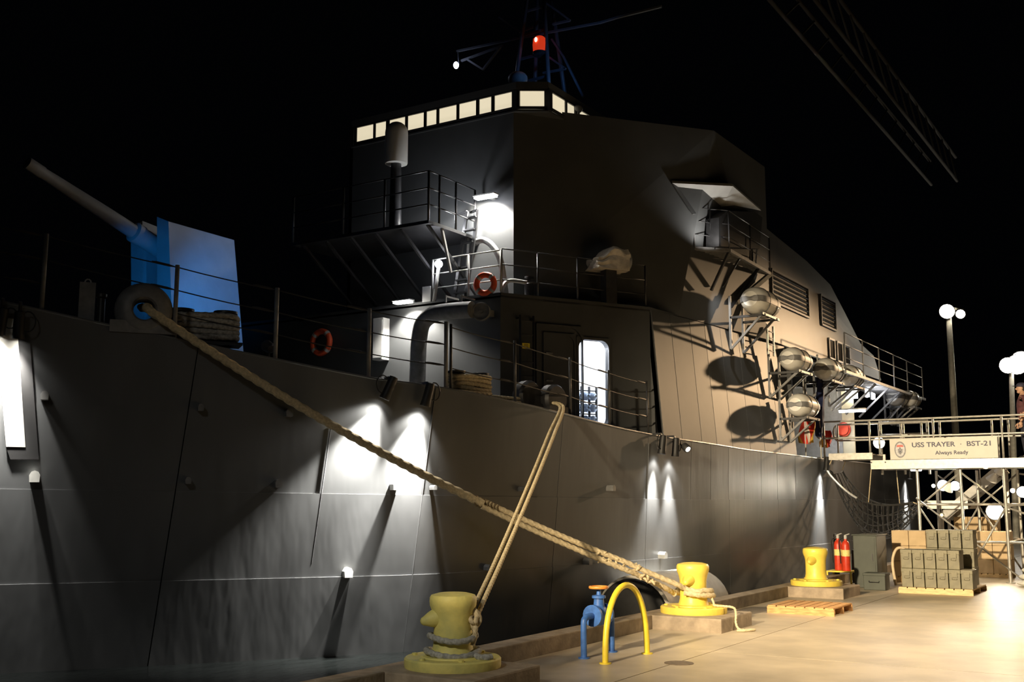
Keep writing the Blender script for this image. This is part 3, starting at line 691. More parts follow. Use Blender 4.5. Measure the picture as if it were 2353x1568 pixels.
# ------------------------------------------------------------------ lifelines
def lifeline(bases, tops, label, wire_h, m=GREY, r=.028, wr=.009, skip=(), name='lifeline'):
    t = thing(name, bases[0], label, 'railing', 'lifelines around the deck edges')
    for b_, tp in zip(bases, tops): MB().tube([b_, tp], r, 10).lathe([(r * 2, 0), (r * 2, .015)], b_, n=10).build('stanchion', m, t)
    for k, h in enumerate(wire_h):
        for i in range(len(bases) - 1):
            if (k, i) in skip: continue
            a = bases[i].lerp(tops[i], h); c = bases[i + 1].lerp(tops[i + 1], h)
            MB().tube(sag(a, c, .015, 4), wr, 6).build('wire', DARK if m != LGREY else LGREY, t)
            # turnbuckle knots at the posts
            d_ = (c - a).normalized(); MB().tube([c - d_ * .34, c - d_ * .28, c - d_ * .12, c - d_ * .04], [wr, wr * 2.1, wr * 2.1, wr], 6).build('turnbuckle', DARK, t)
    return t
def edge(px_, py_, ins=.07):
    p = PH(px_, py_); y = p.y; return HP(y, deck_z(y), -ins) + V((0, 0, 0))
bs = [HP(6.6, deck_z(6.6), -.07), edge(93, 715), edge(401, 768), edge(636, 811), edge(850, 860), edge(1030, 894)]
lean = V((-.02, .02, 1.02))
lifeline(bs, [b_ + lean for b_ in bs], 'grey post and wire lifeline along the bow deck edge', (.97, .66, .35), GREY, .03, skip=((2, 1),))
bs2 = [edge(1040, 898), edge(1190, 930), edge(1318, 960), edge(1408, 982), edge(1496, 1000)]
lifeline(bs2, [b_ + lean * .98 for b_ in bs2], 'dark wire lifeline in front of the deckhouse doors', (.95, .64, .33), DARK, .022)

# ------------------------------------------------------------------ chocks, bitts, rollers on deck
pc = PH(330, 742); t_ = (HP(pc.y + .1, 4) - HP(pc.y - .1, 4)).normalized(); nr = V((t_.y, -t_.x, 0)); cz = deck_z(pc.y)
cc = V((pc.x, pc.y, cz + .31)) - nr * .14
ck = thing('mooring_chock', V((pc.x, pc.y, cz)) - nr * .14, 'big round grey mooring chock holding the thick rope', 'chock')
MB().lathe([(.14, -.16), (.165, -.19), (.24, -.19), (.32, -.15), (.37, -.06), (.37, .06), (.32, .15), (.24, .19), (.165, .19), (.14, .16)][::1] + [(.13, 0), (.14, -.16)], cc, nr, 36, cap=False).build('ring', GREY, ck)
MB().obox(cc - V((0, 0, .24)), t_ * .42, nr * .17, (0, 0, .08)).build('foot', GREY, ck)
pq = PH(198, 728); b_ = V((pq.x, pq.y, deck_z(pq.y))) - nr * .25
fl_ = thing('fairlead_post', b_, 'dark fairlead post left of the round mooring chock', 'fairlead')
MB().obox(b_ + V((0, 0, .27)), t_ * .1, nr * .06, (0, 0, .27)).build('plate', GREY, fl_); MB().lathe([(.05, 0), (.05, .34), (.07, .36), (.07, .4), (.02, .42)], b_ + t_ * .18, n=14).build('roller', DARK, fl_)
MB().tube([b_ + V((0, 0, .54)) + t_ * (.04 * math.cos(k)) + V((0, 0, .05 * math.sin(k))) for k in [i * .6 for i in range(11)]], .01, 6).build('shackle', LGREY, fl_)
def bitts(c, d, label, sc_=1.0, ropem=ROPEG, turns=5):
    b_ = thing('mooring_bitts', c, label, 'bitts', 'rope-wound mooring bitts on deck')
    n_ = V((d.y, -d.x, 0))
    MB().obox(c + V((0, 0, .02)), d * .42 * sc_, n_ * .16 * sc_, (0, 0, .02)).build('base_plate', DARK, b_)
    for s_ in (-1, 1): MB().lathe([(.1 * sc_, 0), (.1 * sc_, .36 * sc_), (.135 * sc_, .37 * sc_), (.135 * sc_, .4 * sc_), (.05, .415 * sc_)], c + d * (.24 * s_ * sc_), n=20).build('bitt_post', DARK, b_)
    for k in range(turns):
        z = (.09 + k * .058) * sc_; pts = []
        for i in range(25):
            t = 2 * math.pi * i / 24; ex = .24 * sc_ * math.copysign(1, math.cos(t)) * min(1, abs(math.cos(t)) * 2.2)
            pts.append(c + d * (ex + .135 * sc_ * math.cos(t)) + n_ * (.15 * sc_ * math.sin(t) * (1 - .12 * (k % 2))) + V((0, 0, z + .012 * math.sin(3 * t + k))))
        rope_mesh(MB(), pts, .034 * sc_, k=2).build('rope_turn', ropem, b_)
g = PD(466, 790, 15.4); bitts(V((g.x, g.y, PH(466, 780).z + .02)), V((t_.x, t_.y, 0)).normalized(), 'double bitts wound with grey rope below the blue gun mount', 1.25)
g = PH(1122, 915); t2 = (HP(g.y + .1, 3) - HP(g.y - .1, 3)).normalized(); n2 = V((t2.y, -t2.x, 0))
bitts(V((g.x, g.y, deck_z(g.y))) - n2 * .45, t2, 'double bitts wound with rope in front of the deckhouse ladder', 1.05, ROPE, 5)
for px_, lab, s_ in ((1252, 'dark round roller fairlead behind its larger twin', .9), (1292, 'dark round roller fairlead carrying the thinner rope', 1.05)):
    g = PH(px_, 945); b_ = V((g.x, g.y, deck_z(g.y))) - n2 * (.22 if s_ > 1 else .4)
    rl = thing('roller_fairlead', b_, lab, 'fairlead', 'roller fairleads at the deck edge')
    MB().lathe([(.14, -.12), (.22, -.12), (.26, -.07), (.26, .07), (.22, .12), (.14, .12)], b_ + V((0, 0, .24)), n2, 24).build('roller', DARK, rl)
    MB().obox(b_ + V((0, 0, .06)), t2 * .22, n2 * .15, (0, 0, .06)).build('housing', DARK, rl)
ra = V((PH(1160, 915).x, PH(1160, 915).y, deck_z(PH(1160, 915).y) + .1)) - n2 * .4; rb = PH(1279, 915, -.35)
for k in range(2): rope_mesh(MB(), [ra + V((0, 0, -.06 * k)), ra.lerp(rb, .5) + V((0, 0, -.03 - .06 * k)), rb + V((0, 0, -.07 * k - .03))], .026).build('deck_rope', ROPE, None, ['upper', 'lower'][k] + ' of two ropes leading from the bitts to the rollers', 'rope')

# ------------------------------------------------------------------ gun mount
XS = -14.1
a_ = PX(387, 509, XS - .12); b_ = PX(538, 552, XS - .12); c_ = PX(567, 800, XS); d_ = PX(404, 800, XS); c_.z -= .55; d_.z -= .55
gw = PY(361, 492, a_.y).x - a_.x                      # width of the near cheek (negative = to port)
gun = thing('deck_gun', (XS - 1, c_.y - 1.0, 4.1), 'large naval deck gun with angular shield lit blue', 'gun')
GUNM = mat('gun_shield_paint', (.42, .43, .44), .5, 0, .06, 3, .1, 12)
def cheek(x_off, w_, top_drop=0):
    mb = MB(); ox = V((x_off, 0, 0)); ww = V((w_, 0, 0))
    tr = V((.12, 0, 0))
    mb.hexa([d_ + ox, c_ + ox, c_ + ox + ww - tr, d_ + ox + ww - tr, a_ + ox, b_ + ox, b_ + ox + ww + V((0, -.15, .0)), a_ + ox + ww + V((0, 0, .12 - top_drop))]); return mb
cheek(0, gw).build('shield_cheek', GUNM, gun)
mbf = MB(); ox = V((gw * 2.6, 0, 0)); mbf.hexa([d_ + ox, c_ + ox, c_ + ox + V((gw, 0, 0)), d_ + ox + V((gw, 0, 0)), a_ + ox + V((.1, 0, .1)), b_ + ox, b_ + ox + V((gw, 0, 0)), a_ + ox + V((gw + .1, 0, .0))]); mbf.build('shield_cheek', GUNM, gun)
mbc = MB(); f2 = V((0, (b_.y - a_.y) * .3, -.05)); ox = V((gw - .02, 0, 0)); mbc.hexa([d_ + ox + V((0, .9, 0)), c_ + ox, c_ + ox + V((gw * 1.6, 0, 0)), d_ + ox + V((gw * 1.6, .9, 0)), a_ + ox + f2, b_ + ox, b_ + ox + V((gw * 1.6, 0, 0)), a_ + ox + f2 + V((gw * 1.6, 0, 0))]); mbc.build('shield_body', GUNM, gun)
bx_ = a_.x + gw * 1.75; m0 = PX(318, 540, bx_); m1 = PX(62, 374, bx_); dr_ = (m1 - m0).normalized(); LB = (m1 - m0).length
MB().lathe([(.12, 0), (.115, LB * .3), (.095, LB * .7), (.085, LB - .3), (.095, LB - .28), (.095, LB), (.05, LB), (.05, LB - .2)], m0, dr_, 22).build('barrel', GUNM, gun)
MB().lathe([(.16, -1.2), (.16, -.05), (.175, -.04), (.175, .1), (.13, .12)], m0, dr_, 22).build('recoil_sleeve', GUNM, gun)
MB().lathe([(1.25, 0), (1.25, .5)], (XS - .9, (c_.y + d_.y) / 2, min(c_.z, d_.z) - .45), n=32).build('turntable', GUNM, gun)
# blue deck spotlights on the gun
BLUE = (.02, .32, 1.0)
bl = PD(640, 835, 15.6)
bp_ = V((bl.x - .2, bl.y, deck_z(bl.y) + .35))
bs_ = thing('deck_spotlight', (bp_.x, bp_.y, deck_z(bl.y)), 'small blue deck spotlight behind the bow railing', 'spotlight')
MB().lathe([(.05, -.1), (.08, -.05), (.085, .1), (.07, .09)], bp_, (V((XS, c_.y - 1, 5.2)) - bp_).normalized(), 14).build('housing', DARK, bs_)
MB().bar((bp_.x, bp_.y, deck_z(bl.y)), bp_, .03).build('stem', DARK, bs_)
spot('gun_spot_blue', bp_ + (V((XS, c_.y - 1, 5.2)) - bp_).normalized() * .12, PX(500, 690, XS), 330, BLUE, 42, .9, .06)
spot('gun_spot_blue_bow', V((-12.6, 9.4, 4.55)), PX(345, 640, XS), 130, BLUE, 40, .9, .06)
spot('gun_top_light', V((-10.5, 16.6, 12.5)), (XS - .3, c_.y - 1, 6.4), 230, (1, .93, .85), 20, .9, .1)
# ------------------------------------------------------------------ deckhouse fittings
def shade_lamp(c, along_, out, label, power, aim, ang=110, m=LAMP, w_=.18, emit_name='tube'):
    t = thing('wall_lamp', c, label, 'lamp', 'shelf lamps on the deckhouse walls'); al, ou = V(along_).normalized(), V(out).normalized()
    MB().obox(c + V((0, 0, .05)), al * w_, ou * .09, (0, 0, .012)).obox(c + V((0, 0, .05)) - ou * .2, al * .04, ou * .12, (0, 0, .02)).build('hood', LGREY, t)
    MB().obox(c + V((0, 0, .015)), al * (w_ - .02), ou * .07, (0, 0, .018)).build('diffuser', m, t)
    spot('wall_lamp_light', c + V((0, 0, -.02)), aim, power, WHITE, ang, .6, .06)
pA = PY(926, 697, FA - .3)
shade_lamp(pA, (1, 0, 0), (0, -1, 0), 'bright shelf lamp over the lower deckhouse front', 640, pA + V((.1, .28, -1)), 120, LAMP, .2)
pB = PY(1116, 455, TY - .3)
shade_lamp(pB, (1, 0, 0), (0, -1, 0), 'bright shelf lamp high on the bridge tower front', 600, pB + V((-.3, .3, -1)), 158, LAMPC, .24)
point('wall_lamp_fill', pB + V((-.7, -.35, -.45)), 50, COOL, .1)  # added fill without a fixture, widening the shelf lamp's glow
# globe lamp on its post at the roof edge
gp = PY(1008, 607, FA - .02); gl = thing('post_lamp', (gp.x, gp.y, ROOF), 'small glowing globe lamp on a post at the deckhouse roof', 'lamp')
MB().tube([(gp.x - .1, gp.y, ROOF), gp - V((0, 0, .06))], .035, 10).build('post', LGREY, gl); MB().ellipsoid(gp, (.075, 0, 0), (0, .075, 0), (0, 0, .075)).build('globe', LAMPC, gl)
point('post_lamp_light', gp + V((0, -.12, .0)), 6, COOL, .05)
a_ = PY(972, 660, FA - .03); b_ = PY(990, 693, FA - .03)
MB().box((a_.x, FA - .05, b_.z), (b_.x, FA - .03, a_.z)).build('sign_plate', WHITEP, None, 'small blank white plate at the deckhouse roof corner', 'plate')
a_ = PY(857, 732, FA - .2); b_ = PY(879, 826, FA - .2)
bxw = thing('wall_box', (a_.x, FA - .2, b_.z), 'white equipment box on the deckhouse front behind the lifeline post', 'box')
MB().bbox((a_.x, FA - .2, b_.z), (b_.x, FA - .002, a_.z), .01).build('box_body', WHITEP, bxw); MB().box((a_.x + .02, FA - .21, b_.z + .04), (b_.x - .02, FA - .2, a_.z - .04)).build('door', WHITEP, bxw)
# bent vent pipe
vy = FA - .42; pp = [PY(x, y, vy) for x, y in [(957, 900), (960, 840), (963, 780), (972, 742), (998, 722), (1040, 715), (1085, 712)]]
pp[0].z = deck_z(14.5); vp = thing('vent_pipe', pp[0], 'thick dark bent pipe rising in front of the lower deckhouse', 'pipe')
MB().tube(smooth_path(pp, 6), .15, 18).build('pipe', GREY, vp); MB().lathe([(.24, 0), (.24, .03), (.17, .04)], pp[0], n=20).build('flange', GREY, vp)
for x in (1024, 1060):
    q = PY(x, 714, vy); MB().bar(q + V((0, 0, .15)), q + V((0, 0, .28)), .03).bar(q + V((0, 0, .26)), q + V((0, .42, .26)), .03).build('hanger', LGREY, vp)
vc_ = PY(1103, 717, FA - .3); bf = thing('round_hatch', vc_, 'round dark vent cover beside the bent pipe end', 'vent')
MB().lathe([(.17, 0), (.17, -.06), (.15, -.07), (.14, -.03), (.03, -.03), (.03, -.07)], vc_ + V((.02, .02, 0)), (-.45, 1, 0), 28).build('cover', GREY, bf); MB().bar(vc_ + V((0, .02, 0)), vc_ + V((.05, .32, 0)), .12).build('neck', GREY, bf)
# wall ladder and yellow notice
ld = thing('wall_ladder', PC(1205, 915), 'dark vertical ladder on the angled deckhouse wall', 'ladder')
u0, u1 = (PC(1190, 850) - KINK).dot(CD), (PC(1222, 850) - KINK).dot(CD)
for u in (u0, u1): MB().bar(cw(u, 3.2) + CN * .12, cw(u, 5.15) + CN * .12, .04, .02).bar(cw(u, 5.1) + CN * .12, cw(u, 5.1), .03).bar(cw(u, 3.4) + CN * .12, cw(u, 3.4), .03).build('rail', DARK, ld)
for k in range(8): MB().tube([cw(u0, 3.3 + k * .25) + CN * .12, cw(u1, 3.3 + k * .25) + CN * .12], .013, 6).build('rung', DARK, ld)
n0, n1 = (PC(1193, 797) - KINK).dot(CD), (PC(1211, 797) - KINK).dot(CD); zn = PC(1200, 797).z
ns = thing('warning_notice', cw(n0, zn), 'tiny yellow warning notice on the wall ladder', 'notice')
mb = MB(); slab(mb, n0, n1, zn - .05, zn + .05, .15, .006); mb.build('plate', YPIPE, ns)
for k in range(3): mb = MB(); slab(mb, n0 + .03, n1 - .03, zn - .03 + k * .025, zn - .022 + k * .025, .153, .004); mb.build('printed_line', BLACK, ns)
# doorway with rounded frame, lit room and bottle rack
dm = (du0 + du1) / 2; dw = (du1 - du0) / 2
def rr_ring(mb, wo, z0, z1, r, t, off, th):
    def outline(w_, a, b, rad):
        pts = []
        for cx_, cz_, s_ in ((dm + w_ - rad, b - rad, 0), (dm - w_ + rad, b - rad, 90), (dm - w_ + rad, a + rad, 180), (dm + w_ - rad, a + rad, 270)):
            for k in range(7): an = math.radians(s_ + 15 * k); pts.append((cx_ + rad * math.cos(an), cz_ + rad * math.sin(an)))
        return pts
    i_ = outline(wo, z0, z1, r); o_ = outline(wo + t, z0 - t, z1 + t, .03); n_ = len(i_); vs = []
    for L_, o2 in ((i_, off), (o_, off), (i_, off - th), (o_, off - th)): vs += [cw(u, z) + CN * o2 for u, z in L_]
    fs = []
    for i in range(n_):
        j = (i + 1) % n_; fs += [(i, j, n_ + j, n_ + i), (2 * n_ + i, 3 * n_ + i, 3 * n_ + j, 2 * n_ + j), (i, 2 * n_ + i, 2 * n_ + j, j), (n_ + i, n_ + j, 3 * n_ + j, 3 * n_ + i)]
    return mb.add(vs, fs)
door = thing('door_opening', cw(dm, DZ0), 'open lit doorway with rounded corners in the angled deckhouse wall', 'doorway')
rr_ring(MB(), dw, DZ0, DZ1, .16, .05, .03, .14).build('frame', SUPER, door)
ROOMW = mat('room_white', (.85, .87, .9), .6, 0, .03, 3)
ib = -CN
def room(mb, u0, u1, z0, z1, dep):
    P = [cw(u, z) - CN * d2 for d2 in (.1, dep) for z in (z0, z1) for u in (u0, u1)]
    return mb.add(P, [(4, 5, 7, 6), (0, 4, 6, 2), (1, 3, 7, 5), (2, 6, 7, 3), (0, 1, 5, 4)])
room(MB(), dm - .7, dm + .7, DZ0 - .05, DZ1 + .35, 1.6).build('lit_room', ROOMW, door, 'white room behind the doorway')
lp_ = cw(dm, DZ1 + .28) - CN * .9; MB().obox(lp_, CD * .3, CN * .12, (0, 0, .03)).build('ceiling_lamp', LAMPC, door); point('room_light', lp_ - V((0, 0, .12)), 130, (.9, .94, 1), .12)
rk = thing('bottle_rack', cw(dm, DZ0), 'dark rack of clear bluish water bottles inside the lit doorway', 'rack')
for u in (-.26, -.05, .12, .28): MB().bar(cw(dm + u, DZ0 - .05) - CN * .35, cw(dm + u, DZ0 + .76) - CN * .35, .035).build('rack_post', DARK, rk)
for k in range(4): MB().bar(cw(dm - .28, DZ0 + .02 + k * .22) - CN * .35, cw(dm + .3, DZ0 + .02 + k * .22) - CN * .35, .02).build('rack_shelf', DARK, rk)
BOT = mat('clear_blue_bottle', (.5, .62, .8), .15, 0, .1, 8)
for k in range(3):
    for i in range(3):
        c = cw(dm - .17 + i * .17, DZ0 + .13 + k * .22) - CN * .5
        MB().lathe([(.06, 0), (.08, .03), (.08, .22), (.05, .26), (.025, .28), (.025, .32)], c, CN, 14).build('water_bottle', BOT, None, 'clear bluish bottle in the doorway rack, %s shelf, %s' % (['bottom', 'middle', 'top'][k], ['left', 'centre', 'right'][i]), 'bottle', 'bottles in the doorway rack')
# closed dark door beside it
e0, e1 = (PC(1256, 850) - KINK).dot(CD), (PC(1326, 850) - KINK).dot(CD)
cd_ = thing('closed_door', cw((e0 + e1) / 2, DZ0), 'closed dark watertight door left of the lit doorway', 'door')
save = (dm, dw); dm, dw = (e0 + e1) / 2, (e1 - e0) / 2
rr_ring(MB(), dw, DZ0, 4.85, .16, .04, .04, .05).build('frame', SUPER, cd_); mb = MB(); slab(mb, e0, e1, DZ0, 4.85, .02, .03); mb.build('door_leaf', SUPER, cd_)
for k in range(3): MB().bar(cw(e0, 3.5 + k * .5) + CN * .05, cw(e0 + .14, 3.5 + k * .5) + CN * .05, .03).build('dog_lever', GREY, cd_)
# larger arched coaming around it
rr_ring(MB(), dw + .17, DZ0, 5.02, .3, .02, .05, .06).build('coaming', SUPER, cd_)
dm, dw = save
# ------------------------------------------------------------------ roof railings, life ring, vents on the lower roof
def pipe_rail(bases, h, label, m, hs=(1, .66, .33), r=.02, wr=.013):
    t = thing('guard_rail', bases[0], label, 'railing', 'guard rails on the superstructure')
    for b_ in bases: MB().tube([b_, b_ + V((0, 0, h))], r, 8).build('post', m, t)
    for k in hs:
        for a, c in zip(bases, bases[1:]): MB().tube([a + V((0, 0, h * k)), c + V((0, 0, h * k))], wr, 6).build('rail', m, t)
    return t
ra_ = [V((x, FA + .06, ROOF)) for x in (PY(990, 690, FA).x, PY(1072, 690, FA).x, KINK.x - .03)]
pipe_rail(ra_, .82, 'light grey guard rail at the roof edge beside the globe lamp', LGREY)
rb_ = [cw(u, ROOF) - CN * .06 for u in (.05, .8, 1.65, 2.4, CL - .05)]
pipe_rail(rb_, .85, 'dark guard rail along the angled deckhouse roof', DARK)
lrc = PY(1115, 653, FA - .02); lr = thing('life_ring', lrc, 'bright orange life ring hung on the roof guard rail', 'life ring')
nrm_ = V((.25, -1, 0)).normalized(); uu = V((1, .25, 0)).normalized()
MB().tube([lrc + uu * (.17 * math.cos(t)) + V((0, 0, .17 * math.sin(t))) for t in [2 * math.pi * i / 32 for i in range(32)]], .055, 12, True).build('ring', RINGO, lr)
for k in range(4):
    an = math.pi / 4 + k * math.pi / 2; c = lrc + uu * (.17 * math.cos(an)) + V((0, 0, .17 * math.sin(an))); tn = -uu * math.sin(an) + V((0, 0, math.cos(an)))
    MB().lathe([(.058, -.025), (.059, .025)], c, tn, 12).build('reflective_band', LGREY, lr)
# second life ring on the dark front wall, by the bow lifeline
lc2 = PY(738, 787, FA - .08); l2 = thing('life_ring', lc2, 'dim orange life ring with pale bands on the dark deckhouse front', 'life ring')
MB().tube([lc2 + V((.22 * math.cos(t), 0, .22 * math.sin(t))) for t in [2 * math.pi * i / 32 for i in range(32)]], .06, 12, True).build('ring', RINGO, l2)
for k in range(4):
    an = math.pi / 4 + k * math.pi / 2; MB().lathe([(.063, -.03), (.064, .03)], lc2 + V((.22 * math.cos(an), 0, .22 * math.sin(an))), (-math.sin(an), 0, math.cos(an)), 12).build('reflective_band', LGREY, l2)
# goose-neck vent, valve station and covered gear on the roof
gy = TY - .32; gp_ = [PY(x, y, gy) for x, y in [(1094, 556), (1110, 552), (1128, 562), (1146, 588), (1155, 625), (1163, 690)]]; gp_[-1].z = ROOF
gn = thing('gooseneck_vent', gp_[-1], 'pale goose-neck vent pipe behind the orange life ring', 'pipe'); MB().tube(smooth_path(gp_, 6), .06, 12).build('pipe', LGREY, gn); MB().lathe([(.075, 0), (.075, .05)], gp_[0], gp_[0] - gp_[1], 12).build('nozzle', GREY, gn)
q = PC(1200, 670, .35); q.z = ROOF; hs_ = thing('hydrant', q, 'dark hydrant with curved pipe on the deckhouse roof', 'hydrant')
MB().lathe([(.09, 0), (.09, .3), (.06, .34), (.04, .4), (.09, .41), (.09, .44), (.02, .45)], q + CD * .15, n=16).build('body', DARK, hs_)
MB().tube(smooth_path([q - CD * .42, q - CD * .4 + V((0, 0, .2)), q - CD * .25 + V((0, 0, .33)), q + CD * .1 + V((0, 0, .32))], 6), .04, 10).build('curved_pipe', LGREY, hs_)
cv = PC(1398, 600, .28); zc = ROOF + .42; u_ = (cv - KINK).dot(CD)
cvt = thing('covered_gear', V((cv.x, cv.y, ROOF)), 'deck gear under a crumpled beige canvas cover on the roof', 'cover')
z0, z1 = PC(1390, 622, .28).z, PC(1400, 572, .28).z
bm = bmesh.new(); bmesh.ops.create_cube(bm, size=1); bmesh.ops.subdivide_edges(bm, edges=bm.edges[:], cuts=7, use_grid_fill=True)
random.seed(3); ph_ = [random.uniform(0, 6) for _ in range(6)]
vs_ = []
for v in bm.verts:
    x, y, z = v.co
    h = (.5 + .5 * math.tanh((x + .22) * 6)) * .55 + .45                        # lower at the bow end
    zz = z0 + (z + .5) * (z1 - z0) * h + .03 * math.sin(9 * x + ph_[0]) * (z + .5); ww = 1 + .1 * math.sin(13 * z + ph_[1] + 4 * x) + .06 * math.sin(21 * y + 17 * z)
    vs_.append(V((cv.x, cv.y, 0)) + CD * (x * .72 * (1 + .06 * math.sin(8 * z + 11 * y))) - CN * (y * .4 * ww) + V((0, 0, zz)))
bm.verts.index_update(); MB().add(vs_, [[v.index for v in f.verts] for f in bm.faces], True).build('canvas', CANVAS, cvt); bm.free()
MB().lathe([(.2, 0), (.21, .02), (.21, .05), (.18, .06)], V((cv.x, cv.y, (z0 + z1) / 2)) + CD * .36, CD, 18).build('end_drum', GREY, cvt)
MB().obox(V((cv.x, cv.y, (ROOF + z0) / 2)), CD * .12, CN * .1, (0, 0, (z0 - ROOF) / 2)).build('pedestal', DARK, cvt)
spot('canvas_spot', V((cv.x, cv.y, 0)) + CN * 1.3 - CD * 1.2 + V((0, 0, ROOF + 1.6)), (cv.x, cv.y, (z0 + z1) / 2), 8, (1, .9, .75), 34, .7, .05)  # bare spot aimed at the canvas cover, no fixture modelled

# ------------------------------------------------------------------ catwalk on the tower front
CZ = PY(1104, 548, TY); cwx = CZ.x; cwz = CZ.z; cwy = PX(985, 514, cwx).y
cwk = thing('catwalk', (-12.6, cwy, cwz - .06), 'dark catwalk platform across the bridge tower front', 'platform')
MB().box((PORT, cwy, cwz - .06), (cwx, TY, cwz)).build('deck_plate', DARK, cwk)
for i in range(6):
    x = cwx - .1 - i * .6; MB().bar((x, cwy + .1, cwz - .05), (x, TY - .01, 5.75), .05).build('brace', DARK, cwk)
for y_ in (cwy + .45, TY - .35): MB().bar((cwx - .04, y_, cwz - .05), (cwx - .04, y_ + .3, 6.0) if y_ < TY - .5 else (cwx - .3, TY - .02, 6.1), .045).build('brace', LGREY, cwk)
cr = [V((x, cwy + .03, cwz)) for x in (PORT, -13.4, -12.4, cwx - .03)] + [V((cwx - .03, PX(p_, 530, cwx).y, cwz)) for p_ in (1012, 1050, 1094)]
pipe_rail(cr, .92, 'dark guard rail around the catwalk', DARK, r=.022)
# ladder from the lower roof to the catwalk
lu = [PY(1062, 600, TY - .45).x, PY(1088, 600, TY - .45).x]; l3 = thing('steep_ladder', (lu[0], TY - .45, ROOF), 'dark steep ladder from the deckhouse roof to the catwalk', 'ladder')
for x in lu: MB().bar((x, TY - .7, ROOF), (x, TY - .3, 7.3), .06, .04).bar((x, TY - .3, 7.3), (x - .25, TY - .2, 7.3), .04).build('rail', DARK, l3)
for k in range(7): z = ROOF + .12 + k * .25; y_ = TY - .7 + .4 * (z - ROOF) / 1.78; MB().box((lu[0], y_ - .06, z), (lu[1], y_ + .06, z + .025)).build('tread', DARK, l3)
# domed instrument housing on a pedestal on the catwalk
dc = PY(911, 330, cwy + .6); zt_, zb_ = PY(911, 281, cwy + .6).z, PY(911, 377, cwy + .6).z
dmh = thing('radome', (dc.x, dc.y, cwz), 'grey round-topped radome standing before the bridge windows', 'radome')
r_ = .22; MB().lathe([(r_ * .96, zb_), (r_, zb_ + .03), (r_, zt_ - r_)] + [(r_ * math.cos(t), zt_ - r_ + r_ * math.sin(t)) for t in [.26, .52, .78, 1.04, 1.3, 1.5]], (dc.x, dc.y, 0), n=28).build('dome', mat('radome_skin', (.55, .55, .52), .5, 0, .05, 4), dmh)
MB().lathe([(.2, cwz), (.12, cwz + .1), (.1, zb_)], (dc.x, dc.y, 0), n=16).build('pedestal', DARK, dmh)
spot('radome_glow', V((dc.x + 1.5, dc.y - 2.2, 7.1)), (dc.x, dc.y, 8.9), 2.5, (1, .95, .85), 40, .8, .1)

# ------------------------------------------------------------------ mast with yards and lamps
mt = thing('mast', (-10.9, 19.2, WZ1 + .16), 'dark lattice mast with yards above the bridge', 'mast')
MY = 19.2; MC = PY(1240, 180, MY)
MASTM = mat('mast_paint', (.1, .11, .13), .4, 0, .1, 9)
tops_ = PY(1240, -60, MY)
for i, (dx, dy) in enumerate(((-.5, -.4), (.5, -.4), (.45, .5), (-.45, .5))):
    MB().tube([(MC.x + dx, MY + dy, WZ1 + .15), (MC.x + dx * .3, MY + dy * .3, tops_.z)], .045, 8).build('mast_leg', MASTM, mt)
for k in range(5):
    z = WZ1 + .5 + k * .55; s_ = 1 - .7 * (k + 1) / 6
    MB().box((MC.x - .5 * s_, MY - .42 * s_, z), (MC.x + .5 * s_, MY - .36 * s_, z + .05)).build('cross_brace', MASTM, mt)
def yard(pts, name='yard'):
    mb = MB()
    for a, b_ in zip(pts, pts[1:]): mb.bar(PY(*a, MY), PY(*b_, MY), .05, .04)
    mb.build(name, MASTM, mt)
yard([(1050, 118), (1190, 88), (1380, 52)]); yard([(1060, 140), (1155, 105)], 'brace'); yard([(1075, 138), (1110, 160), (1150, 108)], 'brace')
yard([(1147, 40), (1195, 74), (1225, 62)], 'platform_edge'); yard([(1252, 6), (1282, 26), (1310, 47), (1270, 56)], 'platform_edge'); yard([(1252, 125), (1300, 158), (1248, 168)], 'platform_edge')
yard([(1380, 52), (1420, 40), (1520, 15)]); yard([(1268, 90), (1295, 130), (1340, 222)], 'stay')
rl_ = PY(1240, 103, MY - .3); rd = thing('mast_beacon', rl_, 'glowing red beacon on the mast', 'beacon')
MB().lathe([(.1, -.18), (.14, -.14), (.15, .0), (.14, .12), (.09, .17), (.02, .18)], rl_, n=18).build('glass', REDL, rd); MB().lathe([(.11, -.24), (.15, -.23), (.15, -.17), (.11, -.165)], rl_, n=18).bar(rl_ + V((0, 0, -.22)), V((MC.x, MY, rl_.z - .22)), .06).build('base', DARK, rd)
MB().ellipsoid(rl_ + V((.0, -.155, .06)), (.032, 0, 0), (0, .012, 0), (0, 0, .05)).build('bulb', REDHOT, rd)
wl = PY(1048, 150, MY - .2); wt = thing('yard_lamp', wl, 'small bluish white lamp hanging from the mast yard', 'lamp')
MB().ellipsoid(wl, (.06, 0, 0), (0, .06, 0), (0, 0, .08), 10, 8).build('globe', emis('blue_white_lens', (.75, .78, 1), 22), wt); MB().bar(wl + V((0, .1, .05)), PY(1052, 119, MY), .02).build('hanger', MASTM, wt)
wb = PY(1190, 182, 18.6); sr = thing('satellite_dome', (wb.x, wb.y, WZ1 + .15), 'small dim grey dome under the mast', 'radome')
MB().ellipsoid(wb, (.21, 0, 0), (0, .21, 0), (0, 0, .16)).build('dome', LGREY, sr); MB().lathe([(.08, 0), (.06, .02), (.06, max(.1, wb.z - WZ1 - .25))], (wb.x, wb.y, WZ1 + .15), n=12).build('stem', MASTM, sr)
spot('mast_blue_light', V((MC.x + 1.6, MY - 1.0, WZ1 + .4)), (MC.x + .3, MY, WZ1 + 2.4), 30, (.15, .4, 1), 95, .8, .1)
ed_ = PC(1328, 250, .9); MB().ellipsoid(ed_, (.1, 0, 0), (0, .1, 0), (0, 0, .09), 12, 8).lathe([(.04, -.35), (.04, -.05)], ed_, n=10).build('signal_lamp', GREY, None, 'small unlit signal lamp at the bridge wing edge', 'lamp')
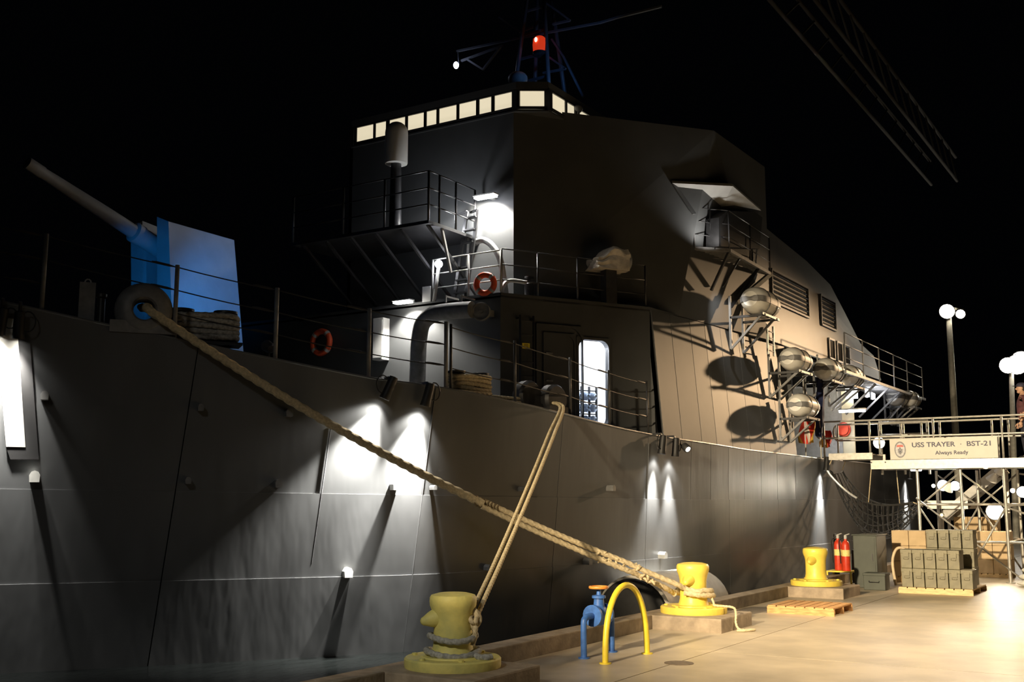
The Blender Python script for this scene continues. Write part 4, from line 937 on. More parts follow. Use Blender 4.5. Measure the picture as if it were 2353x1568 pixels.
# ------------------------------------------------------------------ sponson platform on the tower side
h1, h2 = PC(1545, 421, OFF), PC(1650, 427, OFF); ho1 = h1 + CNRM * .05 + V((0, 0, -.5))
sp_ = thing('sponson_hood', h1, 'slanted grey hood plate on the side of the bridge tower', 'hood')
HOOD_LIT = mat('hood_lit_tone', (.3, .3, .29), .5, 0, .08, 3)  # paler than the superstructure paint; light on the plate put into colour
hA, hB, hC, hD = PC(1545, 421, OFF - .06), PX(1684, 428, -7.75), PX(1757, 491, -8.15), PX(1651, 488, -8.3)
MB().prism([hA, hB, hC, hD], (-.02, .02, .06)).build('hood_plate', HOOD_LIT, sp_)
MB().prism([hA, hD, PC(1592, 492, OFF - .01)], (-.03, .03, 0)).build('hood_cheek', SUPER, sp_)
wa, wb_, oc, oa = PZ(1590, 571, 6.95), PX(1700, 640, -8.3), PZ(1770, 630, 6.95), PZ(1676, 576, 6.95)
wb_.z = 6.95
spf = thing('side_platform', wa, 'grated platform with struts on the side of the bridge tower', 'platform')
fr_ = MB()
for a, b_ in ((wa, oa), (oa, oc), (oc, wb_), (wb_, wa)): fr_.bar(a, b_, .06, .07)
fr_.build('edge_frame', GREY, spf)
for k in range(1, 12):
    t = k / 12; MB().bar(wa.lerp(oa, .03).lerp(wb_.lerp(oc, .03), t), oa.lerp(oc, t), .018, .04).build('grating_bar', GREY, spf)
st_ = [(oc, PX(1692, 696, -8.3), LGREY, .09), (oc.lerp(oa, .3), PX(1680, 706, -8.3), DARK, .05), (oa, PX(1634, 668, -8.35), DARK, .05), (oa.lerp(oc, .25), PX(1660, 660, -8.3), DARK, .04)]
for a, b_, m, w_ in st_: MB().bar(a, b_, w_).build('strut', m, spf)
prb = [wa + CNRM * .1, wa.lerp(oa, .5), oa, oa.lerp(oc, .5), oc]
pipe_rail(prb, .85, 'dark guard rail around the side platform', DARK, r=.016, wr=.01)
bc_ = PX(1700, 530, -7.95); cb2 = thing('dark_locker', (bc_.x, bc_.y, 6.95), 'black angular locker standing on the side platform', 'locker')
L_ = [PX(1652, 500, -8.0), PX(1672, 485, -8.0), PX(1735, 487, -8.0), PX(1752, 500, -8.0), PX(1745, 572, -8.0), PX(1652, 566, -8.0)]
MB().prism(L_, (-.28, 0, 0)).build('locker_body', BLACK, cb2); MB().bar(L_[5] + V((-.14, .1, 0)), V((L_[5].x - .14, L_[5].y + .1, 6.95)), .06).bar(L_[4] + V((-.14, -.1, 0)), V((L_[4].x - .14, L_[4].y - .1, 6.95)), .06).build('locker_legs', BLACK, cb2, None, None, None, 'stuff')
q = PX(1668, 562, -8.22); pl = thing('platform_lamp', q, 'small bright lamp under the black locker on the side platform', 'lamp')
MB().obox(q, (.02, 0, 0), (0, .12, 0), (0, 0, .05)).build('lens', emis('dim_white_lens', (1, .95, .85), 5), pl); MB().obox(q + V((-.03, 0, 0)), (.015, 0, 0), (0, .15, 0), (0, 0, .07)).build('housing', DARK, pl)
spot('platform_lamp_light', PX(1650, 570, -7.9), PC(1630, 480, OFF), 90, (1, .95, .88), 130, .8, .05)
spot('platform_down_light', PX(1668, 610, -7.9), PX(1676, 780, -8.4), 200, (1, .96, .9), 50, .9, .04)

# ------------------------------------------------------------------ life rafts on racks
RAFT = mat('raft_shell', (.78, .77, .72), .3, 0, .04, 5)
raft0 = None
def raft(c, label, ax=(0, 1, 0), s_=1.0, rackx=None, low=None):
    t = thing('life_raft', c, label, 'life raft', 'canister life rafts along the side')
    ax = V(ax).normalized(); L = .62 * s_; r = .27 * s_
    prof = [(.01, -L), (r * .55, -L * .97), (r * .82, -L * .85), (r * .97, -L * .6), (r, -L * .3), (r, L * .3), (r * .97, L * .6), (r * .82, L * .85), (r * .55, L * .97), (.01, L)]
    MB().lathe(prof, c, ax, 24).build('canister', RAFT, t)
    sd_ = ax.cross(V((0, 0, 1)))
    band = MB(); band.lathe([(r_b * 1.035 + .004, h_b * 1.01) for r_b, h_b in prof], c, ax, 24)
    band.v = [V((p.x, p.y, max(c.z - .06 * s_, min(c.z + .06 * s_, p.z)))) for p in band.v]
    band.build('seam_band', GREY, t, 'dark seam band')
    for k in (-.35, .35):
        MB().tube([c + ax * (L * k) + sd_ * (r * 1.02 * math.cos(a)) + V((0, 0, r * 1.02 * math.sin(a))) for a in [i * math.pi / 12 for i in range(24)]], .012, 6, True).build('strap', DARK, t)
    return t
def rack(c, s_, wall_y, wall_x, zlow, label):
    t = thing('raft_rack', (wall_x, c.y, zlow), label, 'rack', 'steel life raft racks'); L = .5 * s_; r = .27 * s_
    for k in (-1, 1):
        y = c.y + k * L * .7; e = V((c.x + .24, y, c.z - r - .03)); i_ = V((wall_x, y, c.z - r - .03)); lw = V((wall_x, y, zlow))
        MB().bar(i_, e, .05).build('cradle_arm', DARK, t); MB().bar(e - V((.1, 0, 0)), lw, .045).build('brace', GREY, t); MB().bar(V((wall_x, y, zlow)), V((wall_x, y, c.z + .15)), .05).build('upright', GREY, t)
    MB().bar((c.x + .2, c.y - L, c.z - r - .02), (c.x + .2, c.y + L, c.z - r - .02), .05).build('cradle_bar', DARK, t)
R1 = PX(1748, 697, -7.75); R2 = PX(1829, 829, -7.68); R3 = PX(1846, 934, -7.66)
raft(R1, 'white life raft canister, highest one on the ship side', s_=1.08); rack(R1, 1.08, 0, -8.3, R1.z - 1.0, 'steel rack under the highest life raft')
raft(R2, 'white life raft canister casting a shadow on the panelled side, middle height'); rack(R2, 1, 0, -8.2, R2.z - .85, 'steel rack under the middle life raft')
raft(R3, 'white life raft canister just above the gangway end'); rack(R3, 1, 0, -8.1, R3.z - .8, 'steel rack under the life raft above the gangway end')
for px_, py_, X, lab, s_ in [(1905, 852, -7.7, 'dim life raft canister beyond the lit ones, nearer of two', 1.05), (1955, 866, -7.7, 'dim life raft canister beyond the lit ones, farther of two', 1.05), (2062, 915, -7.7, 'dim aft life raft canister left of its twin', 1.0), (2092, 918, -7.5, 'dim aft life raft canister at the far end', .95)]:
    c = PX(px_, py_, X); raft(c, lab, s_=s_); rack(c, s_, 0, -8.2 if px_ < 2000 else -8.0, c.z - .8, 'steel rack under the ' + lab.replace('canister ', ''))

# ------------------------------------------------------------------ aft side: catwalk, lamps, ladder, flags
ak = thing('side_catwalk', (-8, 31, 5.2), 'slatted side catwalk with struts beyond the life rafts', 'platform')
for a, b_ in (((-7.35, 27.2, 5.02), (-7.35, 36.4, 5.02)), ((-8.2, 27.2, 5.02), (-8.2, 36.4, 5.02))): MB().bar(a, b_, .07).build('beam', GREY, ak)
for k in range(24): y = 27.3 + k * .39; MB().bar((-8.2, y, 5.04), (-7.35, y, 5.04), .05, .05).build('slat', GREY, ak)
for k in range(7): y = 27.6 + k * 1.4; MB().bar((-7.4, y, 5.0), (-8.25, y, 4.2), .05).build('strut', GREY, ak)
pipe_rail([V((-7.36, y, 5.07)) for y in (27.3, 29, 30.7, 32.4, 34.1, 36.2)], .95, 'thin guard rail along the side catwalk', GREY, r=.018)
l4 = thing('side_ladder', (-8.1, 24.9, 5.5), 'pale vertical ladder on the side wall below the highest life raft', 'ladder')
pa, pb = PX(1762, 745, -8.12), PX(1786, 812, -8.12)
for dy in (0, .42): MB().bar(V((-8.12, pa.y + dy, pb.z - .1)), V((-8.12, pa.y + dy, pa.z)), .04).build('rail', LGREY, l4)
for k in range(4): z = pb.z + k * (pa.z - pb.z) / 4; MB().tube([(-8.12, pa.y, z), (-8.12, pa.y + .42, z)], .014, 6).build('rung', LGREY, l4)
def glow_box(c, hx_, hy, hz, m, label, power=0, col=WHITE, cat='lamp', aim=None, grp=None):
    t = thing('deck_lamp', c, label, cat, grp)
    MB().obox(c, (hx_, 0, 0), (0, hy, 0), (0, 0, hz)).build('lens', m, t); MB().obox(c + V((-hx_ - .015, 0, .01)), (.015, 0, 0), (0, hy + .03, 0), (0, 0, hz + .03)).build('housing', GREY, t)
    if power: point('deck_lamp_light', c + V((.18, 0, -.05)), power, col, .06)
c = PX(1993, 904, -7.9); glow_box(c, .03, .1, .1, LAMPC, 'bright round-looking deck lamp above the gangway, left of a pair', 20, COOL)
c = PX(2007, 911, -7.9); glow_box(c, .03, .08, .08, LAMPC, 'bright deck lamp above the gangway, right of a pair', 12, COOL)
c = PY(1958, 945, 29.5); tl_ = thing('strip_lamp', c, 'white fluorescent strip lamp above the gangway landing', 'lamp')
MB().obox(c, (.34, 0, 0), (0, .04, 0), (0, 0, .03)).build('tube', LAMPC, tl_); MB().obox(c + V((0, 0, .05)), (.36, 0, 0), (0, .06, 0), (0, 0, .02)).build('tray', LGREY, tl_); spot('strip_lamp_light', c - V((0, .05, .05)), c + V((0, .3, -2)), 80, COOL, 140, .6, .1)
# lit doorway panel of the quarterdeck and its bulkhead
bk = thing('quarterdeck_bulkhead', (-9.3, 30.6, 2.86), 'pale bulkhead of the quarterdeck recess behind the gangway', 'bulkhead')
MB().box((-10.8, 30.5, 2.86), (-8.15, 30.6, 5.0)).build('wall', LGREY, bk); 
a_, b_ = PY(1933, 895, 30.48), PY(1965, 1010, 30.48)
MB().box((a_.x, 30.44, 3.0), (b_.x, 30.5, min(a_.z, 4.9))).build('door', mat('cream_door', (.8, .72, .5), .5, 0, .05, 4), bk)
c = PY(1957, 905, 30.3); MB().obox(c, (.16, 0, 0), (0, .03, 0), (0, 0, .14)).build('lit_panel', emis('lit_panel', (1, .95, .85), 9), bk)
point('quarterdeck_light', V((-8.7, 28.6, 4.6)), 35, (1, .9, .7), .1)
# hanging flags
def flag(p, q, w_, cols, label, seed):
    random.seed(seed); t = thing('hanging_flag', (p.x, p.y, q.z), label, 'flag'); n_ = len(cols); L = p.z - q.z
    for k, m in enumerate(cols):
        mb = MB(); nu, nv = 4, 14; vs = []
        for i in range(nu + 1):
            for j in range(nv + 1):
                v = j / nv; u = (k + i / nu) / n_; taper = .35 + .65 * math.sin(math.pi * min(1, v * .62 + .12))
                vs.append(V((p.x + (u - .5) * w_ * taper + .05 * math.sin(5 * v + 7 * u), p.y + .07 * math.sin(16 * u + 3 * v), p.z - L * v * (1 - .12 * abs(u - .5)))))
        fs = [(i * (nv + 1) + j, (i + 1) * (nv + 1) + j, (i + 1) * (nv + 1) + j + 1, i * (nv + 1) + j + 1) for i in range(nu) for j in range(nv)]
        mb.add(vs + [x + V((0, .012, 0)) for x in vs], fs + [tuple(a + len(vs) for a in reversed(f)) for f in fs], True); mb.build('stripe', m, t)
    return t
FR, FWt, FYl, FB = mat('flag_red', (.7, .05, .03), .8, 0, .08, 8), mat('flag_white', (.82, .78, .7), .8, 0, .05, 8), mat('flag_yellow', (.85, .5, .08), .8, 0, .08, 8), mat('flag_navy', (.02, .03, .1), .8, 0, .1, 8)
p, q = PY(1853, 950, 26.2), PY(1862, 1022, 26.2)
flag(p, q, .42, [FYl, FR, FWt, FR, FYl], 'drooping red, white and yellow flag beside the gangway end', 3)
p, q = PY(1880, 868, 26.6), PY(1884, 1010, 26.6); flag(p, q, .2, [FB, FB], 'drooping navy blue flag behind the white life raft', 5)
p, q = PY(1897, 990, 27.6), PY(1899, 1030, 27.6); flag(p, q, .3, [FYl, FR], 'small orange and red bunting beside the rail loop', 6)
for x_, y_, zt_, lab in ((PY(1880, 960, 26.6).x + .02, 26.66, 5.4, 'thin flagstaff holding the navy flag'), (PY(1847, 960, 26.2).x, 26.26, 4.9, 'thin flagstaff holding the striped flag')):
    MB().tube([(x_, y_, 2.86), (x_, y_, zt_)], .018, 8).ellipsoid((x_, y_, zt_), (.03, 0, 0), (0, .03, 0), (0, 0, .03), 8, 6).build('flagstaff', LGREY, None, lab, 'flagstaff', 'flagstaffs by the gangway')
# red hose reel and cone on the quarterdeck
c = PY(1937, 987, 30.3); hr = thing('hose_reel', c, 'red hose reel on the quarterdeck bulkhead', 'hose reel'); MB().lathe([(.16, -.05), (.16, .05)], c, (0, 1, 0), 20).build('drum', RED, hr); MB().lathe([(.2, .05), (.2, .08)], c, (0, 1, 0), 20).build('flange', RED, hr)
MB().bar(c, V((c.x, 30.5, c.z)), .06).build('bracket', DARK, hr)
# ------------------------------------------------------------------ gangway
GY0, GY1 = 27.0, 28.25
gzb, gzt = PY(2150, 1077, GY0).z, PY(2150, 1056, GY0).z
gx0, gxm, gx1 = PY(1905, 1050, GY0).x, PY(2001, 1060, GY0).x, 2.2
gw_ = thing('gangway', ((gx0 + gx1) / 2, 27.6, gzb), 'aluminium gangway bridging from the quay to the ship', 'gangway')
for y in (GY0, GY1): MB().box((gxm, y - .03, gzb), (gx1, y + .03, gzt)).build('side_beam', ALU, gw_)
for k in range(26): x = gxm + .1 + k * .26; MB().box((x, GY0 + .03, gzt - .05), (x + .24, GY1 - .03, gzt - .02)).build('deck_plank', ALU, gw_)
lz0, lz1 = PY(1950, 1057, GY0).z, PY(1950, 1042, GY0).z
for y in (GY0, GY1): MB().box((gx0, y - .03, lz0), (gxm + .05, y + .03, lz1)).build('landing_beam', ALU, gw_)
MB().box((gx0, GY0, lz1 - .04), (gxm, GY1, lz1 - .015)).build('landing_plate', ALU, gw_)
for x in (gxm + .02, gxm + .35): MB().lathe([(.018, 0), (.018, .012)], (x, GY0 - .033, gzt - .05), (0, -1, 0), 8).build('bolt', DARK, gw_)
rt_, rm_ = PY(2140, 961, GY0).z, PY(2140, 1001, GY0).z
def gang_rail(Y, pxs, x0_, label):
    t = thing('handrail', (x0_, Y, gzt), label, 'railing', 'gangway handrails')
    X0 = x0_; mz = (rt_ + rm_) / 2; rr_ = (rt_ - rm_) / 2
    end = [V((X0 - rr_ * .55 * math.sin(a), Y, mz + rr_ * math.cos(a))) for a in [math.pi * i / 8 for i in range(9)]]
    MB().tube([V((gx1, Y, rt_))] + end + [V((gx1, Y, rm_))], .024, 10).build('looped_rail', ALU, t)
    for px_ in pxs:
        x = PY(px_, 1000, Y).x; b_ = gzt if x > gxm else lz1 - .05
        MB().tube([(x, Y, b_ - .1), (x, Y, rt_)], .026, 10).build('post', ALU, t)
    return t
gang_rail(GY0 + .02, [1893, 1998, 2145, 2303, 2440], PY(1884, 980, GY0).x, 'near aluminium handrail of the gangway with the name board')
gang_rail(GY1, [1925, 2020, 2070, 2118, 2160, 2280, 2318, 2400], PY(1925, 985, GY1).x, 'far aluminium handrail of the gangway')
# pale double rails of the stair tower behind
s3 = thing('barrier_rail', (-6, 29.2, 2.8), 'pale thick barrier rails behind the name board', 'railing')
for yy_, r_ in ((973, .045), (1002, .045)):
    a, b_ = PY(2020, yy_, 29.2), PY(2132, yy_ - 4, 29.2); MB().tube([a, b_], r_, 10).build('rail', ALU, s3)
for px_ in (2022, 2074, 2130): a = PY(px_, 968, 29.2); MB().tube([a, V((a.x, 29.2, 2.5))], .035, 10).build('post', ALU, s3)
# name board
sx0_, sx1_ = PY(2045, 1035, 26.93).x, PY(2293, 1030, 26.93).x; sz0_, sz1_ = PY(2045, 1057, 26.93).z, PY(2045, 1010, 26.93).z
BOARD = mat('board_grey', (.62, .6, .54), .5, 0, .03, 4)
brd = thing('name_board', ((sx0_ + sx1_) / 2, 26.93, sz0_), 'grey name board reading USS TRAYER BST-21 Always Ready', 'sign')
MB().bbox((sx0_, 26.92, sz0_), (sx1_, 26.95, sz1_), .006).build('board', BOARD, brd)
NAVY = mat('navy_lettering', (.02, .022, .07), .5, 0, .05, 8)
def text(body, x, z, size, parent, width=None, m=NAVY, Y=26.917):
    c = bpy.data.curves.new('txt', 'FONT'); c.body = body; c.size = size; c.extrude = .003; c.offset = size * .02; c.align_x = 'LEFT'
    o = bpy.data.objects.new('txt', c); COL.objects.link(o); dg = bpy.context.evaluated_depsgraph_get(); me = bpy.data.meshes.new_from_object(o.evaluated_get(dg)); bpy.data.objects.remove(o)
    xs_ = [v.co.x for v in me.vertices]; k = width / (max(xs_) - min(xs_)) if width else 1; x_min = min(xs_)
    off = WPOS[parent.name]
    for v in me.vertices: X_, Z_, N_ = (v.co.x - x_min) * k, v.co.y, v.co.z; v.co = V((x + X_, Y - N_, z + Z_)) - off
    ob = bpy.data.objects.new('lettering', me); me.materials.clear(); me.materials.append(m); COL.objects.link(ob); ob.parent = parent; return ob
sw, sh = sx1_ - sx0_, sz1_ - sz0_
def bxz(u, v): return sx0_ + sw * u, sz0_ + sh * v
x_, z_ = bxz(.215, .585); text('USS TRAYER', x_, z_, sh * .32, brd, sw * .405)
x_, z_ = bxz(.667, .66); MB().box((x_, 26.914, z_), (x_ + .02, 26.92, z_ + .02)).build('lettering', NAVY, brd)
x_, z_ = bxz(.725, .585); text('BST-21', x_, z_, sh * .32, brd, sw * .215)
x_, z_ = bxz(.43, .21); text('Always Ready', x_, z_, sh * .25, brd, sw * .305)
ex, ez = bxz(.1, .48)
def ell(rx, rz, y0, m, name, n_=28, a0=0, a1=360):
    pts = [(ex + rx * math.cos(math.radians(a0 + (a1 - a0) * i / n_)), y0, ez + rz * math.sin(math.radians(a0 + (a1 - a0) * i / n_))) for i in range(n_ + (0 if a1 - a0 == 360 else 1))]
    MB().prism(pts, (0, -.002, 0)).build(name, m, brd)
er, ez_r = sw * .055, sh * .4
CRG = mat('crest_grey', (.25, .25, .27), .5, 0, .2, 40); CRL = mat('crest_pale', (.6, .6, .62), .5, 0, .1, 30); CRR = mat('crest_red', (.6, .12, .09), .5, 0, .1, 30)
ell(er, ez_r, 26.919, CRG, 'crest_rim'); ell(er * .8, ez_r * .82, 26.916, CRL, 'crest_field'); 
MB().prism([(ex - er * .62, 26.9135, ez + ez_r * .32), (ex + er * .62, 26.9135, ez + ez_r * .32), (ex + er * .5, 26.9135, ez + ez_r * .58), (ex - er * .5, 26.9135, ez + ez_r * .58)], (0, -.002, 0)).build('crest_red_band', CRR, brd)
MB().prism([(ex - er * .42, 26.9135, ez + ez_r * .1), (ex + er * .42, 26.9135, ez + ez_r * .1), (ex + er * .36, 26.9135, ez - ez_r * .35), (ex, 26.9135, ez - ez_r * .62), (ex - er * .36, 26.9135, ez - ez_r * .35)], (0, -.002, 0)).build('crest_shield', CRG, brd)
for dz in (.18, -.25): MB().lathe([(er * .12, 0), (er * .12, .003)], (ex, 26.911, ez + ez_r * dz), (0, -1, 0), 10).build('crest_mark', NAVY, brd)

# ------------------------------------------------------------------ support tower with stair under the gangway
tw_ = thing('support_tower', (PY(2215, 1200, 28).x, 28, 0), 'tubular aluminium support tower under the gangway', 'scaffold')
TX_ = [PY(p_, 1150, 27.3).x for p_ in (2113, 2212, 2312)] + [.2, 2.0]
for x in TX_:
    for y in (27.2, 29.4): MB().tube([(x, y, 0), (x, y, gzb)], .035, 10).lathe([(.1, 0), (.1, .015)], (x, y, 0), n=12).build('upright', ALU, tw_)
for z in (.9, 1.75):
    for y in (27.2, 29.4):
        for a, b_ in zip(TX_, TX_[1:]): MB().tube([(a, y, z), (b_, y, z)], .025, 8).build('ledger', ALU, tw_)
    for x in TX_: MB().tube([(x, 27.2, z), (x, 29.4, z)], .025, 8).build('transom', ALU, tw_)
for i, (a, b_) in enumerate(zip(TX_, TX_[1:])):
    for y in (27.2, 29.4):
        MB().tube([(a, y, .1), (b_, y, 1.7)] if (i + (y > 28)) % 2 else [(b_, y, .1), (a, y, 1.7)], .022, 8).build('diagonal', ALU, tw_)
        MB().tube([(b_, y, 1.7), (a, y, 2.5)] if (i + (y > 28)) % 2 else [(a, y, 1.7), (b_, y, 2.5)], .022, 8).build('diagonal', ALU, tw_)
MB().tube([PY(2105, 1145, 27.15), PY(2353, 1345, 27.15) + V((0, 0, .1))], .02, 8).build('long_stay', ALU, tw_)
a, b_ = PY(2132, 1151, 29.6), PY(2225, 1151, 29.6); zl = PY(2180, 1170, 29.6).z
MB().box((a.x, 29.5, zl), (b_.x, 30.9, a.z)).build('landing', ALU, tw_)
# stair flight
sA, sB = PY(2168, 1190, 29.9), PY(2302, 1078, 29.9)
str_ = thing('stair_flight', sA, 'grey stair flight rising to the gangway behind the tower', 'stairs')
for y in (29.7, 30.6): MB().bar(V((sA.x, y, sA.z)), V((sB.x, y, sB.z)), .04, .24, (0, 0, 1)).build('stringer', LGREY, str_)
for k in range(9): t = (k + .5) / 9; c = sA.lerp(sB, t); MB().box((c.x - .11, 29.72, c.z), (c.x + .11, 30.58, c.z + .03)).build('tread', ALU, str_)
for k in range(4): t = k / 3; c = sA.lerp(sB, t); MB().tube([(c.x, 29.68, c.z), (c.x, 29.68, c.z + .9)], .018, 8).build('baluster', ALU, str_)
MB().tube([V((sA.x, 29.68, sA.z + .9)), V((sB.x, 29.68, sB.z + .9))], .022, 8).build('stair_rail', ALU, str_)
MB().bar((sA.x, 29.7, 0), (sA.x, 29.7, sA.z), .07).build('leg', ALU, str_); MB().bar((sA.x, 30.6, 0), (sA.x, 30.6, sA.z), .07).build('leg', ALU, str_); MB().bar((sB.x, 30.6, 0), (sB.x, 30.6, sB.z), .07).build('leg', ALU, str_)
# upper stair rails seen over the board at the right
for k, (p0_, p1_) in enumerate((((2272, 1003), (2305, 970)), ((2283, 1003), (2318, 968)))):
    pass
# work lamps in the tower
def work_lamp(px_, py_, Y, r_, m, label, power, col, aim=None, ang=150):
    c = PY(px_, py_, Y); t = thing('work_lamp', c, label, 'lamp', 'work lamps in the support tower')
    d = (V(aim) - c).normalized() if aim else V((0, -1, -.1)).normalized()
    MB().lathe([(r_ * .5, -.16), (r_ * .9, -.1), (r_ * 1.1, .0), (r_ * 1.05, .01)], c, d, 16).build('reflector', DARK, t); MB().lathe([(r_, .0), (r_ * .8, r_ * .35), (r_ * .3, r_ * .5), (.002, r_ * .52)], c, d, 16).build('lens', m, t)
    MB().bar(c - d * .12, c - d * .12 + V((0, .1, 0)), .03).build('clamp', DARK, t)
    if power: spot('work_lamp_light', c + d * (r_ * .6 + .03), c + d * 5, power, col, ang, .8, r_ * .8)
work_lamp(2167, 1116, 29.3, .14, LAMP, 'blazing work lamp under the gangway, left of the two close together', 45, (1, .88, .66))
work_lamp(2195, 1117, 29.3, .12, LAMP, 'blazing work lamp under the gangway, right of the two close together', 35, (1, .88, .66))
work_lamp(2286, 1176, 28.9, .2, LAMPW, 'largest blazing work lamp, just above the cartons', 200, (1, .86, .62), (-2.2, 18, 0), 80)
work_lamp(2350, 1131, 28.9, .14, LAMP, 'blazing work lamp at the right edge of the tower', 90, (1, .88, .66), (-2, 22, 0), 90)
work_lamp(2145, 1117, 29.3, .05, LAMPW, 'small yellow work lamp left of the blazing pair', 0, WARM)
work_lamp(2327, 1128, 29.3, .06, LAMPW, 'small yellow work lamp near the right edge', 0, WARM)
work_lamp(2164, 1184, 28.7, .045, LAMPO, 'small amber lamp above the back cartons', 2, (1, .5, .15))
work_lamp(2265, 1075, 27.6, .05, LAMPW, 'small amber lamp right under the gangway beam', 12, (1, .7, .3), (PY(2265, 1075, 27.6).x, 27.4, 0))
work_lamp(2020, 1018, 29.05, .15, LAMP, 'blazing lamp between the rails left of the name board', 60, (1, .9, .72))
c = PY(2105, 1077, 27.5); dl = thing('down_lamp', c, 'round white lamp on the underside of the gangway', 'lamp'); MB().lathe([(.14, 0), (.15, .05), (.1, .07)], c - V((0, 0, .03)), n=20).build('housing', ALU, dl); MB().lathe([(.02, -.035), (.12, -.03), (.13, 0)], c - V((0, 0, .03)), n=20).build('lens', LAMP, dl); spot('down_lamp_light', c - V((0, 0, .1)), c - V((0, 0, 3)), 60, WHITE, 120, .7, .1)
# conical shades on the stair
for k, (px_, py_) in enumerate(((2300, 1082), (2281, 1098), (2180, 1120))):
    c = PY(px_, py_, 29.2); t = thing('shade_lamp', c, 'pale cone lamp shade, %s along the stair' % ['top', 'middle', 'lowest'][k], 'lamp', 'cone lamp shades along the stair'); MB().lathe([(.03, .12), (.05, .1), (.14, -.08), (.135, -.08), (.03, .08)], c, (.5, -.3, .8), 16).build('shade', WHITEP, t); MB().bar(c + V((.06, -.03, .1)), c + V((.06, .5, .1)), .025).build('arm', ALU, t)

# ------------------------------------------------------------------ cargo net slung under the gangway
nt_ = thing('cargo_net', (-7, 27.6, 1.3), 'black rope cargo net slung between hull and quay under the gangway', 'net')
NETM = mat('net_rope', (.02, .02, .02), .8, 0, .2, 40)
na, nb_ = V((-7.85, 27.05, 2.6)), PY(2103, 1155, 27.05)
def npt(u, v):
    x = na.x + (nb_.x - na.x) * u; z = na.z + (nb_.z - na.z) * u - 1.22 * math.sin(math.pi * u ** .85) * (.62 + .38 * math.sin(math.pi * v)) - .1 * math.sin(math.pi * v)
    return V((x + .05 * math.sin(9 * v + 4 * u), na.y + 1.25 * v + .04 * math.sin(11 * u), z + .3 * (2 * v - 1) ** 2 * math.sin(math.pi * u)))
for i in range(17): MB().tube([npt(i / 16, j / 14) for j in range(15)], .013, 6).build('cross_strand', NETM, nt_)
for j in range(11): MB().tube([npt(i / 24, j / 10) for i in range(25)], .013 if 0 < j < 10 else .022, 6).build('long_strand', NETM, nt_)
for (a, b_) in ((npt(0, 0), V((gx0 + .05, GY0 + .03, lz0))), (npt(0, 1), V((gx0 + .05, GY1, lz0))), (npt(1, 0), V((TX_[0], 27.2, 1.75))), (npt(1, 1), V((TX_[0], 29.4, 1.75))), (npt(.45, 0), V((gxm, GY0, gzb))), (npt(.7, 1), V((gxm + .3, GY1, gzb)))):
    MB().tube([a, b_], .012, 6).build('hanging_line', ROPE, nt_)
sil_ = mat('silver_line', (.75, .75, .72), .3, .6, .1, 20); MB().tube([npt(i / 24, 0) + V((-.02, -.05, .02)) for i in range(9)], .028, 8).build('chafing_sleeve', sil_, nt_)

# ------------------------------------------------------------------ light towers on the far quay
def light_mast(pt, pb, D, heads, label, r_, m, power, col):
    a, b_ = PD(*pt, D), PD(*pb, D); d = (b_ - a); base = a + d * (a.z / -d.z); base.z = 0
    t = thing('light_mast', base, label, 'light pole', 'lit light masts on the far quay')
    POLE = mat('pole_paint', (.6, .58, .5), .5, 0, .08, 9)
    MB().tube([base, base.lerp(a, .5), a], [.14, .125, .1], 14).lathe([(.28, 0), (.28, .03)], base, n=16).build('pole', POLE, t)
    hs = [PD(*h, D - .15) for h in heads]; MB().bar(hs[0] + V((0, .12, .16)), hs[-1] + V((.1, .12, .16)), .08).build('crossarm', POLE, t)
    for h, rr_ in zip(hs, r_):
        dd = (V((-3, 12, 0)) - h).normalized(); MB().lathe([(rr_ * .5, -.25), (rr_, -.12), (rr_ * 1.08, 0), (rr_ * 1.05, .01)], h, dd, 18).build('lamp_housing', DARK, t); MB().lathe([(rr_, 0), (rr_ * .7, rr_ * .4), (.01, rr_ * .55)], h, dd, 18).build('lens', m, t)
        spot('mast_lamp_light', h + dd * (rr_ + .05), (-3, 14, 0), power, col, 70, .8, rr_)
light_mast((2180, 728), (2196, 1000), 41, [(2176, 716), (2207, 722)], 'slender pole with two lamps rising behind the gangway', (.27, .17), emis('mast_lens', (1, .9, .72), 60), 70, (1, .86, .62))
light_mast((2324, 858), (2327, 960), 47, [(2316, 840), (2337, 838), (2347, 832)], 'brightest light mast at the right edge', (.34, .42, .45), emis('mast_lens_bright', (1, .93, .8), 60), 160, (1, .88, .68))

# ------------------------------------------------------------------ lighting truss under the hall roof
tr_ = thing('lighting_truss', (-5, 24, 14), 'barely visible dark lighting truss high above the quay', 'truss')
A_, B_ = PX(1760, -10, -6), PX(2140, 425, -6); A_.z = B_.z = (A_.z + B_.z) / 2
TRM = mat('truss_steel', (.004, .004, .004), .9, .0, .1, 9)
cor = [V((0, 0, 0)), V((.7, 0, 0)), V((.7, 0, .7)), V((0, 0, .7))]
for c in cor: MB().tube([A_ + c, B_ + c], .04, 8).build('chord', TRM, tr_)
nseg = 14
for k in range(nseg):
    p, q = A_.lerp(B_, k / nseg), A_.lerp(B_, (k + 1) / nseg)
    MB().tube([p, q + V((0, 0, .7))], .022, 6).build('lacing', TRM, tr_); MB().tube([p + V((.7, 0, .7)), q + V((.7, 0, 0))], .022, 6).build('lacing', TRM, tr_)
